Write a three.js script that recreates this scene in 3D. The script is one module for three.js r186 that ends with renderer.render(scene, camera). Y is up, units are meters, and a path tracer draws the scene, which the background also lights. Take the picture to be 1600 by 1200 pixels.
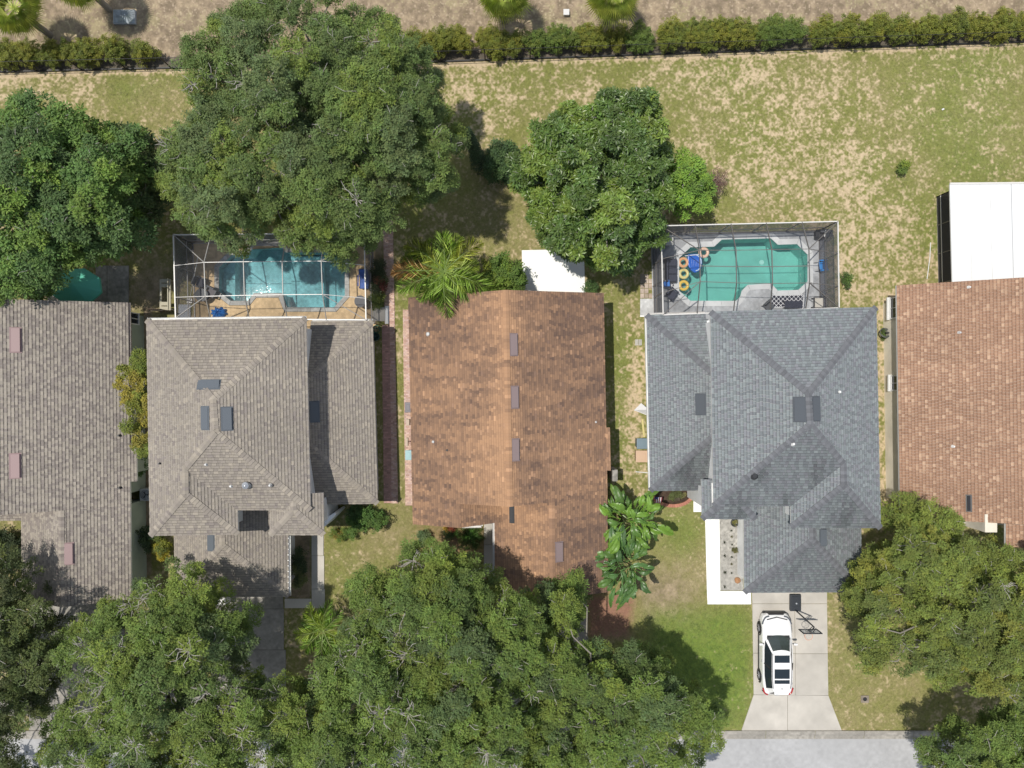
import * as THREE from 'three';
import { mergeGeometries } from 'three/addons/utils/BufferGeometryUtils.js';
import { RoundedBoxGeometry } from 'three/addons/geometries/RoundedBoxGeometry.js';

// ---------------------------------------------------------------- camera, sky, sun, exposure
const H = 44, F = 1110;                                 // flying height (m) and focal length (photo pixels, 1600 x 1200)
const scene = new THREE.Scene();
const camera = new THREE.PerspectiveCamera(2 * Math.atan(600 / F) * 180 / Math.PI, 4 / 3, 0.5, 2000);
camera.up.set(0, 0, -1);
camera.position.set(0, H, 0);
camera.lookAt(0, 0, 0);

const SUN = new THREE.Vector3(-0.35, 1, -0.1).normalize();
{ // a summer sky: pale blue, whiter to the horizon, with scattered bright clouds
  const w = 512, h = 256, d = new Float32Array(w * h * 4), hash = (i, j) => { let t = Math.imul(i * 374761393 + j * 668265263, 1274126177); t ^= t >>> 13; t = Math.imul(t, 1103515245); return ((t ^ (t >>> 16)) >>> 0) / 4294967296; };
  const n2 = (x, y) => { const a = Math.floor(x), b = Math.floor(y), u = x - a, v = y - b, s = u * u * (3 - 2 * u), t = v * v * (3 - 2 * v); return (hash(a, b) * (1 - s) + hash(a + 1, b) * s) * (1 - t) + (hash(a, b + 1) * (1 - s) + hash(a + 1, b + 1) * s) * t; };
  for (let j = 0; j < h; j++) for (let i = 0; i < w; i++) {
    const el = ((j + 0.5) / h - 0.5) * Math.PI, az = (i / w) * 2 * Math.PI, y = Math.sin(el), k = (j * w + i) * 4;
    const t = Math.pow(1 - Math.max(0, y), 2.2), c = [0.25 + 0.36 * t, 0.33 + 0.30 * t, 0.47 + 0.16 * t];
    if (y > 0.04) {
      const q = 1.6 / (y + 0.25), X = Math.cos(el) * Math.cos(az) * q + 7, Y = Math.cos(el) * Math.sin(az) * q + 3;
      let f = 0, a = 0.5, x2 = X, y2 = Y; for (let o = 0; o < 5; o++) { f += a * n2(x2, y2); x2 = x2 * 2.1 + 5; y2 = y2 * 2.1 + 9; a *= 0.5; }
      const m = Math.min(1, Math.max(0, (f - 0.46) * 5)); c[0] += (0.80 - c[0]) * m; c[1] += (0.79 - c[1]) * m; c[2] += (0.79 - c[2]) * m;
    } else if (y < 0) { c[0] = 0.2; c[1] = 0.2; c[2] = 0.16; }
    for (let e = 0; e < 3; e++) d[k + e] = c[e]; d[k + 3] = 1;
  }
  const t = new THREE.DataTexture(d, w, h, THREE.RGBAFormat, THREE.FloatType); t.mapping = THREE.EquirectangularReflectionMapping; t.magFilter = THREE.LinearFilter; t.needsUpdate = true;
  scene.background = t; scene.environment = t;
}
const sun = new THREE.DirectionalLight(new THREE.Color(1.0, 0.95, 0.86), 3.8);
sun.name = 'sun';
sun.position.copy(SUN).multiplyScalar(120);
sun.castShadow = true;
sun.shadow.mapSize.set(4096, 4096);
Object.assign(sun.shadow.camera, { left: -45, right: 45, top: 35, bottom: -35, near: 10, far: 250 });
sun.shadow.radius = 1.6;
scene.add(sun); scene.add(sun.target);

const renderer = new THREE.WebGLRenderer({ antialias: true });
renderer.setSize(1024, 768);
renderer.toneMapping = THREE.LinearToneMapping;
renderer.toneMappingExposure = 1.08;
renderer.shadowMap.enabled = true;

// ---------------------------------------------------------------- helpers
function rng(seed) { let a = seed >>> 0; return () => { a = (a + 0x6D2B79F5) | 0; let t = Math.imul(a ^ (a >>> 15), 1 | a); t = (t + Math.imul(t ^ (t >>> 7), 61 | t)) ^ t; return ((t ^ (t >>> 14)) >>> 0) / 4294967296; }; }
const R0 = rng(12345);
const rr = (r, a, b) => a + (b - a) * r();
const clamp = (x, a = 0, b = 1) => Math.min(b, Math.max(a, x));
const mix = (a, b, t) => a + (b - a) * t;
const sstep = (a, b, x) => { const t = clamp((x - a) / (b - a)); return t * t * (3 - 2 * t); };
const V = (x, y, z) => new THREE.Vector3(x, y, z);
// a point of the place from where the photo shows it and its height above the ground
const W = (px, py, z = 0) => V((px - 800) * (H - z) / F, z, (py - 600) * (H - z) / F);
const GX = 44 / F;                                       // metres per photo pixel on the ground
const lat = new Float32Array(65536); { const r = rng(99); for (let i = 0; i < 65536; i++) lat[i] = r(); }
function vn(x, y) {
  const xi = Math.floor(x), yi = Math.floor(y), fx = x - xi, fy = y - yi, u = fx * fx * (3 - 2 * fx), v = fy * fy * (3 - 2 * fy);
  const h = (i, j) => lat[((i & 255) + ((j & 255) << 8)) & 65535];
  return mix(mix(h(xi, yi), h(xi + 1, yi), u), mix(h(xi, yi + 1), h(xi + 1, yi + 1), u), v);
}
function fbm(x, y, o = 4) { let s = 0, a = 0.5, n = 0; for (let i = 0; i < o; i++) { s += a * vn(x, y); n += a; x = x * 2.03 + 17.1; y = y * 2.03 + 5.7; a *= 0.5; } return s / n; }

const used = {};
function numbered(name) { const n = used[name] = (used[name] ?? -1) + 1; return n ? `${name}_${String(n).padStart(3, '0')}` : name; }
function tag(o, label, category, group) { o.userData.label = label; o.userData.category = category; if (group) o.userData.group = group; return o; }
function thing(name, label, category, group, pos) { const o = new THREE.Group(); o.name = numbered(name); if (pos) o.position.copy(pos); scene.add(o); return tag(o, label, category, group); }
function struct(name, geo, mat, parent) { const m = part(parent ?? scene, name, geo, mat); if (!parent) { m.name = numbered(name); m.userData.kind = 'structure'; } return m; }
function plain(g) { // only what every geometry shares, so that they merge
  g = g.index ? g.toNonIndexed() : g;
  for (const k of Object.keys(g.attributes)) if (!['position', 'normal', 'uv', 'color'].includes(k)) g.deleteAttribute(k);
  if (!g.attributes.normal) g.computeVertexNormals();
  return g;
}
function uvm(g) { // uv in metres by the dominant axis
  const p = g.attributes.position, n = g.attributes.normal, uv = new Float32Array(p.count * 2);
  for (let i = 0; i < p.count; i++) {
    const ax = Math.abs(n.getX(i)), ay = Math.abs(n.getY(i)), az = Math.abs(n.getZ(i));
    if (ay >= ax && ay >= az) { uv[2 * i] = p.getX(i); uv[2 * i + 1] = p.getZ(i); }
    else if (ax > az) { uv[2 * i] = p.getZ(i); uv[2 * i + 1] = p.getY(i); }
    else { uv[2 * i] = p.getX(i); uv[2 * i + 1] = p.getY(i); }
  }
  g.setAttribute('uv', new THREE.BufferAttribute(uv, 2)); return g;
}
function join(gs) {
  gs = (Array.isArray(gs) ? gs : [gs]).map(plain);
  const col = gs.some(g => g.attributes.color);
  for (const g of gs) {
    if (!g.attributes.uv) uvm(g);
    if (col && !g.attributes.color) g.setAttribute('color', new THREE.BufferAttribute(new Float32Array(g.attributes.position.count * 3).fill(1), 3));
  }
  return gs.length > 1 ? mergeGeometries(gs) : gs[0];
}
function part(parent, name, gs, mat, kind) {
  const g = join(gs); if (!g.userData.keepuv) uvm(g);
  const m = new THREE.Mesh(g, mat); m.name = name; m.castShadow = m.receiveShadow = true;
  if (kind) m.userData.kind = kind;
  parent.add(m); return m;
}
// geometry from triangles or quads
class Soup {
  constructor() { this.p = []; this.c = []; this.col = null; }
  tri(a, b, c) { this.p.push(a.x, a.y, a.z, b.x, b.y, b.z, c.x, c.y, c.z); if (this.col) for (let i = 0; i < 3; i++) this.c.push(...this.col); }
  quad(a, b, c, d) { this.tri(a, b, c); this.tri(a, c, d); }
  poly(ps) { for (let i = 1; i + 1 < ps.length; i++) this.tri(ps[0], ps[i], ps[i + 1]); }
  geo() { const g = new THREE.BufferGeometry(); g.setAttribute('position', new THREE.Float32BufferAttribute(this.p, 3)); if (this.c.length) g.setAttribute('color', new THREE.Float32BufferAttribute(this.c, 3)); g.computeVertexNormals(); return g; }
}
const area2 = ps => { let a = 0; for (let i = 0; i < ps.length; i++) { const p = ps[i], q = ps[(i + 1) % ps.length]; a += p.x * q.z - q.x * p.z; } return a / 2; };
const ccwUp = ps => area2(ps) < 0 ? ps : ps.slice().reverse();   // wound so that the top faces up
// upright prism over a plan polygon (array of Vector3), from y0 to y1, with optional holes
function prism(ps, y0, y1, holes = []) {
  ps = ccwUp(ps);
  const hs = holes.map(h => ccwUp(h).slice().reverse());
  const s = new Soup(), all = [...ps, ...hs.flat()];
  const tr = THREE.ShapeUtils.triangulateShape(ps.map(p => new THREE.Vector2(p.x, -p.z)), hs.map(h => h.map(p => new THREE.Vector2(p.x, -p.z))));
  const up = (p, y) => V(p.x, y, p.z);
  for (const [a, b, c] of tr) {
    const A = all[a], B = all[b], C = all[c], f = area2([A, B, C]) < 0;
    const [P, Q, S] = f ? [A, B, C] : [A, C, B];
    s.tri(up(P, y1), up(Q, y1), up(S, y1)); s.tri(up(P, y0), up(S, y0), up(Q, y0));
  }
  for (const r of [ps, ...hs]) for (let i = 0; i < r.length; i++) { const a = r[i], b = r[(i + 1) % r.length]; s.quad(up(a, y0), up(b, y0), up(b, y1), up(a, y1)); }
  return s.geo();
}
const P = (list, z = 0) => list.map(([x, y]) => W(x, y, z));
const rect = (x0, y0, x1, y1) => [[x0, y0], [x1, y0], [x1, y1], [x0, y1]];
// straight bar with a w x h section between two points
function bar(a, b, w, h = w) {
  const d = b.clone().sub(a), L = d.length(); d.normalize();
  let side = V(0, 1, 0).cross(d); if (side.lengthSq() < 1e-6) side = V(1, 0, 0); side.normalize();
  const upv = d.clone().cross(side).normalize();
  const g = new THREE.BoxGeometry(w, h, L);
  g.applyMatrix4(new THREE.Matrix4().makeBasis(side, upv, d).setPosition(a.clone().add(b).multiplyScalar(0.5)));
  return g;
}
function rod(a, b, ra, rb = ra, seg = 6) {
  const d = b.clone().sub(a), L = d.length();
  const g = new THREE.CylinderGeometry(rb, ra, L, seg, 1);
  g.applyQuaternion(new THREE.Quaternion().setFromUnitVectors(V(0, 1, 0), d.normalize()));
  g.translate((a.x + b.x) / 2, (a.y + b.y) / 2, (a.z + b.z) / 2);
  return g;
}
function box(x, y, z, w, h, d, r = 0, turn = 0) { const g = r ? new RoundedBoxGeometry(w, h, d, 2, r) : new THREE.BoxGeometry(w, h, d); if (turn) g.rotateY(turn); g.translate(x, y, z); return g; }
function inset(ps, d) { // shrink a plan polygon
  const n = ps.length;
  const off = k => ps.map((b, i) => {
    const a = ps[(i + n - 1) % n], c = ps[(i + 1) % n];
    const d1 = V(b.x - a.x, 0, b.z - a.z).normalize(), d2 = V(c.x - b.x, 0, c.z - b.z).normalize();
    const n1 = V(d1.z, 0, -d1.x), n2 = V(d2.z, 0, -d2.x), q = k * d / (1 + n1.dot(n2));
    return V(b.x + (n1.x + n2.x) * q, b.y, b.z + (n1.z + n2.z) * q);
  });
  const A = off(1), B = off(-1);
  return Math.abs(area2(A)) < Math.abs(area2(B)) ? A : B;
}
function inPoly(x, y, poly) { let c = false; for (let i = 0, j = poly.length - 1; i < poly.length; j = i++) { const [xi, yi] = poly[i], [xj, yj] = poly[j]; if ((yi > y) !== (yj > y) && x < (xj - xi) * (y - yi) / (yj - yi) + xi) c = !c; } return c; }
function edgeDist(x, y, poly) { let m = 1e9; for (let i = 0, j = poly.length - 1; i < poly.length; j = i++) { const [x1, y1] = poly[j], [x2, y2] = poly[i]; const dx = x2 - x1, dy = y2 - y1, t = clamp(((x - x1) * dx + (y - y1) * dy) / (dx * dx + dy * dy)); m = Math.min(m, Math.hypot(x - x1 - t * dx, y - y1 - t * dy)); } return m; }

// ---------------------------------------------------------------- materials
const lin = (r, g, b) => new THREE.Color().setRGB(r, g, b);
const hexc = h => new THREE.Color(h);
function tex(size, fn, srgb = true, metres = 1) {
  const d = new Uint8Array(size * size * 4);
  for (let j = 0; j < size; j++) for (let i = 0; i < size; i++) { const c = fn(i / size, j / size); const k = (j * size + i) * 4; d[k] = c[0] * 255; d[k + 1] = c[1] * 255; d[k + 2] = c[2] * 255; d[k + 3] = 255; }
  const t = new THREE.DataTexture(d, size, size); t.wrapS = t.wrapT = THREE.RepeatWrapping; t.magFilter = THREE.LinearFilter; t.minFilter = THREE.LinearMipmapLinearFilter; t.generateMipmaps = true;
  if (srgb) t.colorSpace = THREE.SRGBColorSpace; t.repeat.set(1 / metres, 1 / metres); t.needsUpdate = true; return t;
}
// tiling noise by blending
const tile = (f, n) => (u, v) => { const x = u * n, y = v * n, a = u, b = v; return f(x, y) * (1 - a) * (1 - b) + f(x - n, y) * a * (1 - b) + f(x, y - n) * (1 - a) * b + f(x - n, y - n) * a * b; };
const fine = tile((x, y) => fbm(x + 300, y + 300, 4), 40), coarse = tile((x, y) => fbm(x + 500, y + 500, 4), 5);
const T = {
  mottle: tex(512, (u, v) => { const k = clamp(0.84 + 0.5 * (coarse(u, v) - 0.5) + 0.35 * (fine(u, v) - 0.5), 0, 1); return [k, k * 0.995, k * 0.985]; }, true, 6),
  grain: tex(256, (u, v) => { const k = fine(u, v); return [k, k, k]; }, false, 1.2),
  soft: tex(256, (u, v) => { const k = clamp(0.93 + 0.25 * (coarse(u, v) - 0.5), 0, 1); return [k, k, k]; }, true, 4),
  wave: tex(256, (u, v) => { const k = coarse(u, v) * 0.7 + 0.3 * fine(u * 1, v * 1); return [k, k, k]; }, false, 3),
  road: tex(512, (u, v) => { const k = clamp(0.93 + 0.14 * (coarse(u, v) - 0.5) + 0.14 * (fine(u, v) - 0.5), 0, 1); return [k, k, k]; }, true, 8),
  asphalt: tex(512, (u, v) => { const k = clamp(0.86 + 0.28 * (coarse(u, v) - 0.5) + 0.5 * (fine(u, v) - 0.5), 0, 1); return [k, k, k]; }, true, 5),
};
const std = (c, rough = 0.8, o = {}) => new THREE.MeshStandardMaterial({ color: Array.isArray(c) ? lin(...c) : hexc(c), roughness: rough, side: THREE.DoubleSide, ...o });
const M = {
  concrete: std([0.57, 0.535, 0.485], 0.9, { map: T.soft, bumpMap: T.grain, bumpScale: 0.004 }),
  kerb: std([0.46, 0.435, 0.40], 0.9, { map: T.mottle, bumpMap: T.grain, bumpScale: 0.004 }),
  asphalt: std([0.44, 0.44, 0.45], 0.92, { map: T.road, bumpMap: T.grain, bumpScale: 0.004 }),
  oldConcrete: std([0.42, 0.40, 0.37], 0.9, { map: T.mottle, bumpMap: T.grain, bumpScale: 0.004 }),
  whiteConcrete: std([0.86, 0.86, 0.85], 0.75, { bumpMap: T.grain, bumpScale: 0.003 }),
  whitePaint: std([0.78, 0.78, 0.77], 0.55, { map: T.soft }),
  wallWhite: std([0.86, 0.87, 0.88], 0.85, { map: T.soft, bumpMap: T.grain, bumpScale: 0.006 }),
  wallGreen: std([0.36, 0.42, 0.36], 0.85, { map: T.soft, bumpMap: T.grain, bumpScale: 0.006 }),
  wallCream: std([0.84, 0.78, 0.67], 0.85, { map: T.soft, bumpMap: T.grain, bumpScale: 0.006 }),
  wallTan: std([0.50, 0.40, 0.32], 0.85, { map: T.soft, bumpMap: T.grain, bumpScale: 0.006 }),
  deckWood: std([0.12, 0.10, 0.09], 0.95),
  darkGlass: new THREE.MeshPhysicalMaterial({ color: lin(0.015, 0.02, 0.03), roughness: 0.06, side: THREE.DoubleSide }),
  black: std([0.025, 0.026, 0.03], 0.5),
  darkGrey: std([0.08, 0.085, 0.095], 0.6),
  bronze: std([0.13, 0.12, 0.115], 0.5),
  alu: std([0.62, 0.60, 0.58], 0.4),
  ventBlue: std([0.075, 0.085, 0.10], 0.9), ventPink: std([0.28, 0.19, 0.19], 0.6), ventBrown: std([0.20, 0.15, 0.15], 0.6), ventGrey: std([0.10, 0.115, 0.135], 0.85),
  pipe: std([0.5, 0.5, 0.5], 0.5), galv: std([0.45, 0.46, 0.48], 0.35, { metalness: 0.7 }),
  mulch: std([0.10, 0.065, 0.045], 1, { bumpMap: T.grain, bumpScale: 0.03, map: T.mottle }),
  redMulch: std([0.22, 0.10, 0.06], 1, { bumpMap: T.grain, bumpScale: 0.03, map: T.mottle }),
  gravel: std([0.52, 0.50, 0.46], 1, { map: T.asphalt, bumpMap: T.grain, bumpScale: 0.03 }),
  sheetRoof: std([0.66, 0.67, 0.68], 0.55),
  bark: std([0.24, 0.22, 0.19], 0.95, { bumpMap: T.grain, bumpScale: 0.02 }),
  twig: std([0.36, 0.34, 0.31], 0.95),
  palmTrunk: std([0.28, 0.25, 0.21], 0.95, { bumpMap: T.grain, bumpScale: 0.02 }),
};
const leafMat = (tr = 0.3, rough = 0.75) => new THREE.MeshPhysicalMaterial({ color: 0xffffff, roughness: rough, transmission: tr, thickness: 0, side: THREE.DoubleSide });
const vcol = (rough = 0.9, o = {}) => new THREE.MeshStandardMaterial({ color: 0xffffff, vertexColors: true, roughness: rough, side: THREE.DoubleSide, ...o });

// ---------------------------------------------------------------- ground
// outlines in photo pixels at ground level
const POOL2 = [[342, 418], [362, 398], [386, 398], [398, 384], [440, 384], [447, 394], [522, 394], [540, 409], [540, 462], [523, 481], [449, 481], [440, 459], [398, 459], [388, 471], [361, 471], [342, 456]];
const POOL4 = [[1060, 403], [1078, 386], [1115, 385], [1127, 374], [1204, 372], [1215, 382], [1245, 381], [1262, 398], [1262, 440], [1247, 454], [1214, 455], [1204, 444], [1168, 446], [1159, 455], [1157, 463], [1150, 471], [1078, 471], [1060, 455]];
const fenceY = x => x < 680 ? mix(113, 97, x / 680) : mix(97, 66, (x - 680) / 920);
const blob = (x, y, cx, cy, rx, ry) => Math.exp(-(((x - cx) / rx) ** 2 + ((y - cy) / ry) ** 2));
const inR = (x, y, x0, y0, x1, y1, s = 8) => sstep(x0 - s, x0 + s, x) * (1 - sstep(x1 - s, x1 + s, x)) * sstep(y0 - s, y0 + s, y) * (1 - sstep(y1 - s, y1 + s, y));
// what grows where: sand (bare, pale), soil (brown), lush (bright green), dry (tan grass)
function groundAt(px, py) {
  const fy = fenceY(clamp(px, 0, 1600));
  const n1 = fbm(px / 38 + 3, py / 38 + 8, 4), n2 = fbm(px / 9 + 40, py / 9 + 11, 3), n3 = vn(px / 3.1 + 90, py / 3.1 + 33), n4 = vn(px / 90 + 9, py / 90 + 5), n5 = vn(px / 2 + 7, py / 2 + 50);
  let sand = 0.365, soil = 0, lush = 0, dry = 0.35;
  const top = 1 - sstep(-18, -4, py - fy);
  sand += 0.34 * blob(px, py, 760, 160, 90, 80) + 0.26 * blob(px, py, 1265, 250, 110, 160) + 0.16 * blob(px, py, 90, 140, 110, 40) + 0.2 * blob(px, py, 1000, 300, 60, 110);
  sand += 0.34 * blob(px, py, 1335, 430, 60, 90) + 0.5 * inR(px, py, 1370, 460, 1402, 830) + 0.38 * blob(px, py, 995, 600, 14, 90) + 0.2 * blob(px, py, 1005, 430, 18, 60);
  sand -= 0.2 * blob(px, py, 1500, 180, 130, 130) + 0.3 * blob(px, py, 215, 145, 60, 26) + 0.12 * blob(px, py, 1080, 200, 90, 60) + 0.22 * blob(px, py, 1150, 325, 70, 18);
  sand -= 0.3 * inR(px, py, 930, 790, 1176, 1142, 20) + 0.14 * inR(px, py, 1293, 925, 1440, 1142, 10) + 0.12 * inR(px, py, 505, 780, 640, 900, 10);
  sand += 0.6 * Math.exp(-(((py - fy - 5) / 5) ** 2));
  lush += 0.5 * blob(px, py, 1090, 1040, 90, 90) + 0.5 * blob(px, py, 1060, 830, 45, 45) + 0.25 * blob(px, py, 215, 145, 60, 26) + 0.3 * blob(px, py, 970, 620, 14, 130) + 0.25 * blob(px, py, 650, 320, 40, 50) + 0.28 * blob(px, py, 1530, 230, 110, 150) + 0.2 * blob(px, py, 1100, 320, 90, 25) + 0.3 * blob(px, py, 540, 900, 50, 40) + 0.2 * blob(px, py, 950, 470, 30, 40) + 0.25 * blob(px, py, 640, 430, 20, 50);
  lush += 0.6 * inR(px, py, 1015, 950, 1176, 1142, 20) + 0.3 * inR(px, py, -40, 940, 110, 1145, 20);
  dry += 0.35 * blob(px, py, 770, 340, 80, 60) + 0.4 * blob(px, py, 600, 830, 40, 40) + 0.3 * inR(px, py, 1293, 925, 1440, 1142) + 0.3 * blob(px, py, 1060, 900, 60, 40);
  soil = 0.95 * top + 0.8 * blob(px, py, 235, 455, 40, 50) + 0.9 * inR(px, py, 918, 930, 985, 1000, 12) + 0.7 * blob(px, py, 1035, 925, 55, 35) + 0.6 * blob(px, py, 700, 860, 60, 50) + 0.7 * inR(px, py, 575, 370, 598, 500, 4) + 0.55 * inR(px, py, 20, 1060, 75, 1140, 12) + 0.5 * blob(px, py, 1260, 965, 0.1, 0.1) + 0.85 * inR(px, py, 225, 480, 236, 900, 3) + 0.9 * inR(px, py, 445, 835, 485, 935, 3);
  sand += 0.07 * inR(px, py, 850, 90, 1620, 440, 20) + 0.12 * blob(px, py, 985, 640, 22, 120);
  const mulch = (1 - sstep(-3, 0, py - fy)) * sstep(-22, -12, py - fy);
  const sm = clamp((sand + (n1 - 0.5) * 0.6 + (n2 - 0.5) * 1.0 + (n3 - 0.5) * 0.85 + (n5 - 0.5) * 0.4 + (n4 - 0.5) * 0.35 - 0.42) * 1.7);
  const lm = clamp(lush * 1.1 + (n4 - 0.5) * 0.5 + (n2 - 0.5) * 0.5 + (n5 - 0.5) * 0.25);
  const dm = clamp(dry + (n1 - 0.5) * 1.1 + (n3 - 0.5) * 0.5 + (n2 - 0.5) * 0.6 + (n5 - 0.5) * 0.3);
  const so = clamp(soil * 1.15 + (n2 - 0.5) * 0.5 * (soil > 0.05 ? 1 : 0));
  return { sm: sm * (1 - 0.8 * so), lm, dm, so, mulch, top, n2, n3, n5 };
}
const GS = 2048, GM = 84;                                // texture size, metres it covers
{
  const d = new Uint8Array(GS * GS * 4), c = [0, 0, 0];
  const enc = x => Math.round(255 * (x <= 0.0031308 ? 12.92 * x : 1.055 * Math.pow(x, 1 / 2.4) - 0.055));
  for (let j = 0; j < GS; j++) for (let i = 0; i < GS; i++) {
    const x = (i / GS - 0.5) * GM, z = (0.5 - j / GS) * GM, px = 800 + x / GX, py = 600 + z / GX;
    const g = groundAt(px, py);
    const base = [mix(0.185, 0.27, g.dm), mix(0.190, 0.23, g.dm), mix(0.052, 0.112, g.dm)];
    const lush = [0.150, 0.205, 0.035], sand = [0.47, 0.37, 0.24], soil = [mix(0.19, 0.36, clamp(1.7 * g.n2 - 0.4)), mix(0.145, 0.28, clamp(1.7 * g.n2 - 0.4)), mix(0.10, 0.19, clamp(1.7 * g.n2 - 0.4))], mul = [0.10, 0.082, 0.08], spec = [0.50, 0.40, 0.30];
    const red = inR(px, py, 640, 800, 1000, 1000, 20) * (1 - inR(px, py, 1000, 800, 1100, 960, 10));
    const sl = [mix(soil[0], 0.25, red), mix(soil[1], 0.135, red), mix(soil[2], 0.09, red)];
    const flake = g.top * sstep(0.62, 0.85, g.n3 * 0.6 + g.n5 * 0.4) * 0.45, gr = g.top * sstep(0.45, 0.7, g.dm) * 0.4;
    const lum = 0.86 + 0.28 * g.n5;
    for (let k = 0; k < 3; k++) {
      let v = mix(base[k], lush[k], g.lm); v = mix(v, sand[k], g.sm); v = mix(v, sl[k], g.so); v = mix(v, [0.27, 0.25, 0.12][k], gr); v = mix(v, spec[k], flake); v = mix(v, mul[k], g.mulch * 0.85);
      c[k] = enc(clamp(v * lum));
    }
    const q = (j * GS + i) * 4; d[q] = c[0]; d[q + 1] = c[1]; d[q + 2] = c[2]; d[q + 3] = 255;
  }
  const t = new THREE.DataTexture(d, GS, GS); t.colorSpace = THREE.SRGBColorSpace; t.magFilter = THREE.LinearFilter; t.minFilter = THREE.LinearMipmapLinearFilter; t.generateMipmaps = true; t.wrapS = t.wrapT = THREE.MirroredRepeatWrapping; t.needsUpdate = true;
  const mat = new THREE.MeshStandardMaterial({ map: t, roughness: 1, bumpMap: T.grain.clone(), bumpScale: 0.02, side: THREE.DoubleSide });
  mat.bumpMap.repeat.set(40, 40);
  const sh = new THREE.Shape([[-400, -400], [400, -400], [400, 400], [-400, 400]].map(a => new THREE.Vector2(...a)));
  for (const hole of [POOL2, POOL4]) { let q = P(hole).map(p => new THREE.Vector2(p.x, -p.z)); if (!THREE.ShapeUtils.isClockWise(q)) q.reverse(); sh.holes.push(new THREE.Path(q)); }
  const g = new THREE.ShapeGeometry(sh); g.rotateX(-Math.PI / 2);
  const p = g.attributes.position, uv = g.attributes.uv;
  for (let i = 0; i < p.count; i++) uv.setXY(i, p.getX(i) / GM + 0.5, 0.5 - p.getZ(i) / GM);
  g.userData.keepuv = true;
  const m = new THREE.Mesh(g, mat); m.name = 'ground'; m.userData.kind = 'structure'; m.receiveShadow = true; scene.add(m);
}

// ---------------------------------------------------------------- road, kerb, drives, paths
{
  const zr = W(0, 1154).z, zk = W(0, 1141).z;
  struct('road', prism([V(-90, 0, zr), V(90, 0, zr), V(90, 0, zr + 60), V(-90, 0, zr + 60)], -0.3, 0.004), M.asphalt);
  // a low mountable kerb: gutter pan, roll and back edge
  const s = new Soup(), prof = [[zr + 0.02, 0.008], [zr - 0.16, 0.02], [zr - 0.24, 0.06], [zr - 0.33, 0.1], [zr - 0.42, 0.11], [zk, 0.105], [zk - 0.004, -0.1]];
  const xs = []; for (let x = -88; x <= 88; x += 3.05) xs.push(x);
  for (let i = 0; i + 1 < xs.length; i++) { const a = xs[i], b = xs[i + 1] - 0.018; for (let k = 0; k + 1 < prof.length; k++) s.quad(V(a, prof[k][1], prof[k][0]), V(b, prof[k][1], prof[k][0]), V(b, prof[k + 1][1], prof[k + 1][0]), V(a, prof[k + 1][1], prof[k + 1][0])); }
  struct('kerb', s.geo(), M.kerb);
}
const HARD = [];                                         // outlines where no grass grows
function slabs(name, mat, list, y1, kind = 'structure', label, category) { // a paved surface of separate slabs with open joints
  const g = new THREE.Group(); g.name = numbered(name); scene.add(g);
  if (kind) g.userData.kind = kind; else tag(g, label, category);
  list.forEach((pl, i) => {
    HARD.push(pl);
    const tone = 0.94 + 0.1 * lat[(i * 37 + pl[0][0]) & 255], m = mat.clone(); m.color.multiplyScalar(tone);
    part(g, 'slab', prism(inset(P(pl), 0.012), -0.1, y1 + 0.004 * lat[i + 50]), m);
  });
  return g;
}
slabs('driveway', M.concrete, [
  [[1174, 925], [1240, 925], [1241, 943], [1175, 943]], [[1240, 925], [1292, 925], [1292, 943], [1241, 943]],
  [[1175, 943], [1241, 943], [1242, 1021], [1176, 1020]], [[1241, 943], [1292, 943], [1293, 1021], [1242, 1021]],
  [[1176, 1020], [1242, 1021], [1242, 1086], [1177, 1085]], [[1242, 1021], [1293, 1021], [1294, 1086], [1242, 1086]],
  [[1177, 1085], [1230, 1085.5], [1230, 1141], [1158, 1141]], [[1230, 1085.5], [1294, 1086], [1315, 1141], [1230, 1141]]], 0.05);
slabs('driveway', M.oldConcrete, [
  rect(330, 930, 386, 966), rect(386, 930, 443, 951), rect(386, 951, 444, 1015), rect(330, 966, 386, 1030), rect(386, 1015, 447, 1080), rect(330, 1030, 386, 1090), rect(386, 1080, 452, 1141), rect(322, 1090, 386, 1141)], 0.05);
slabs('driveway', M.oldConcrete, [
  rect(775, 900, 846, 985), rect(846, 900, 917, 985), rect(775, 985, 846, 1060), rect(846, 985, 917, 1060), rect(770, 1060, 846, 1141), rect(846, 1060, 922, 1141)], 0.05);
slabs('driveway', M.oldConcrete, [rect(50, 925, 120, 1000), rect(120, 925, 195, 1000), rect(50, 1000, 120, 1070), rect(120, 1000, 195, 1070), rect(46, 1070, 120, 1141), rect(120, 1070, 198, 1141)], 0.05);
slabs('sidewalk', M.oldConcrete, [rect(-60, 1092, -10, 1118), rect(-10, 1092, 45, 1118)], 0.05);
slabs('walkway', M.concrete, [rect(487, 832, 506, 868), rect(487, 868, 507, 920), [[487, 920], [508, 920], [508, 950], [487, 950]], rect(445, 935, 487, 950)], 0.05);
slabs('walkway', M.concrete, [rect(756, 812, 774, 850), rect(756, 850, 774, 900)], 0.05);
slabs('walkway', M.whiteConcrete, [[[1101, 800], [1124, 800], [1125.5, 923], [1104, 923]], [[1104, 923], [1173, 923], [1173.5, 944], [1105, 944]], [[1160, 800], [1172, 800], [1172, 923], [1161.5, 923]]], 0.06);
slabs('patio', M.whiteConcrete, [[[815, 391], [905, 389], [913, 410], [915, 470], [817, 470]]], 0.06);
slabs('patio', M.oldConcrete, [rect(150, 415, 168, 480), rect(168, 415, 202, 480), rect(75, 455, 150, 485)], 0.05);
slabs('walkway', M.whiteConcrete, [rect(1083, 775, 1110, 800)], 0.05);

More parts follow.
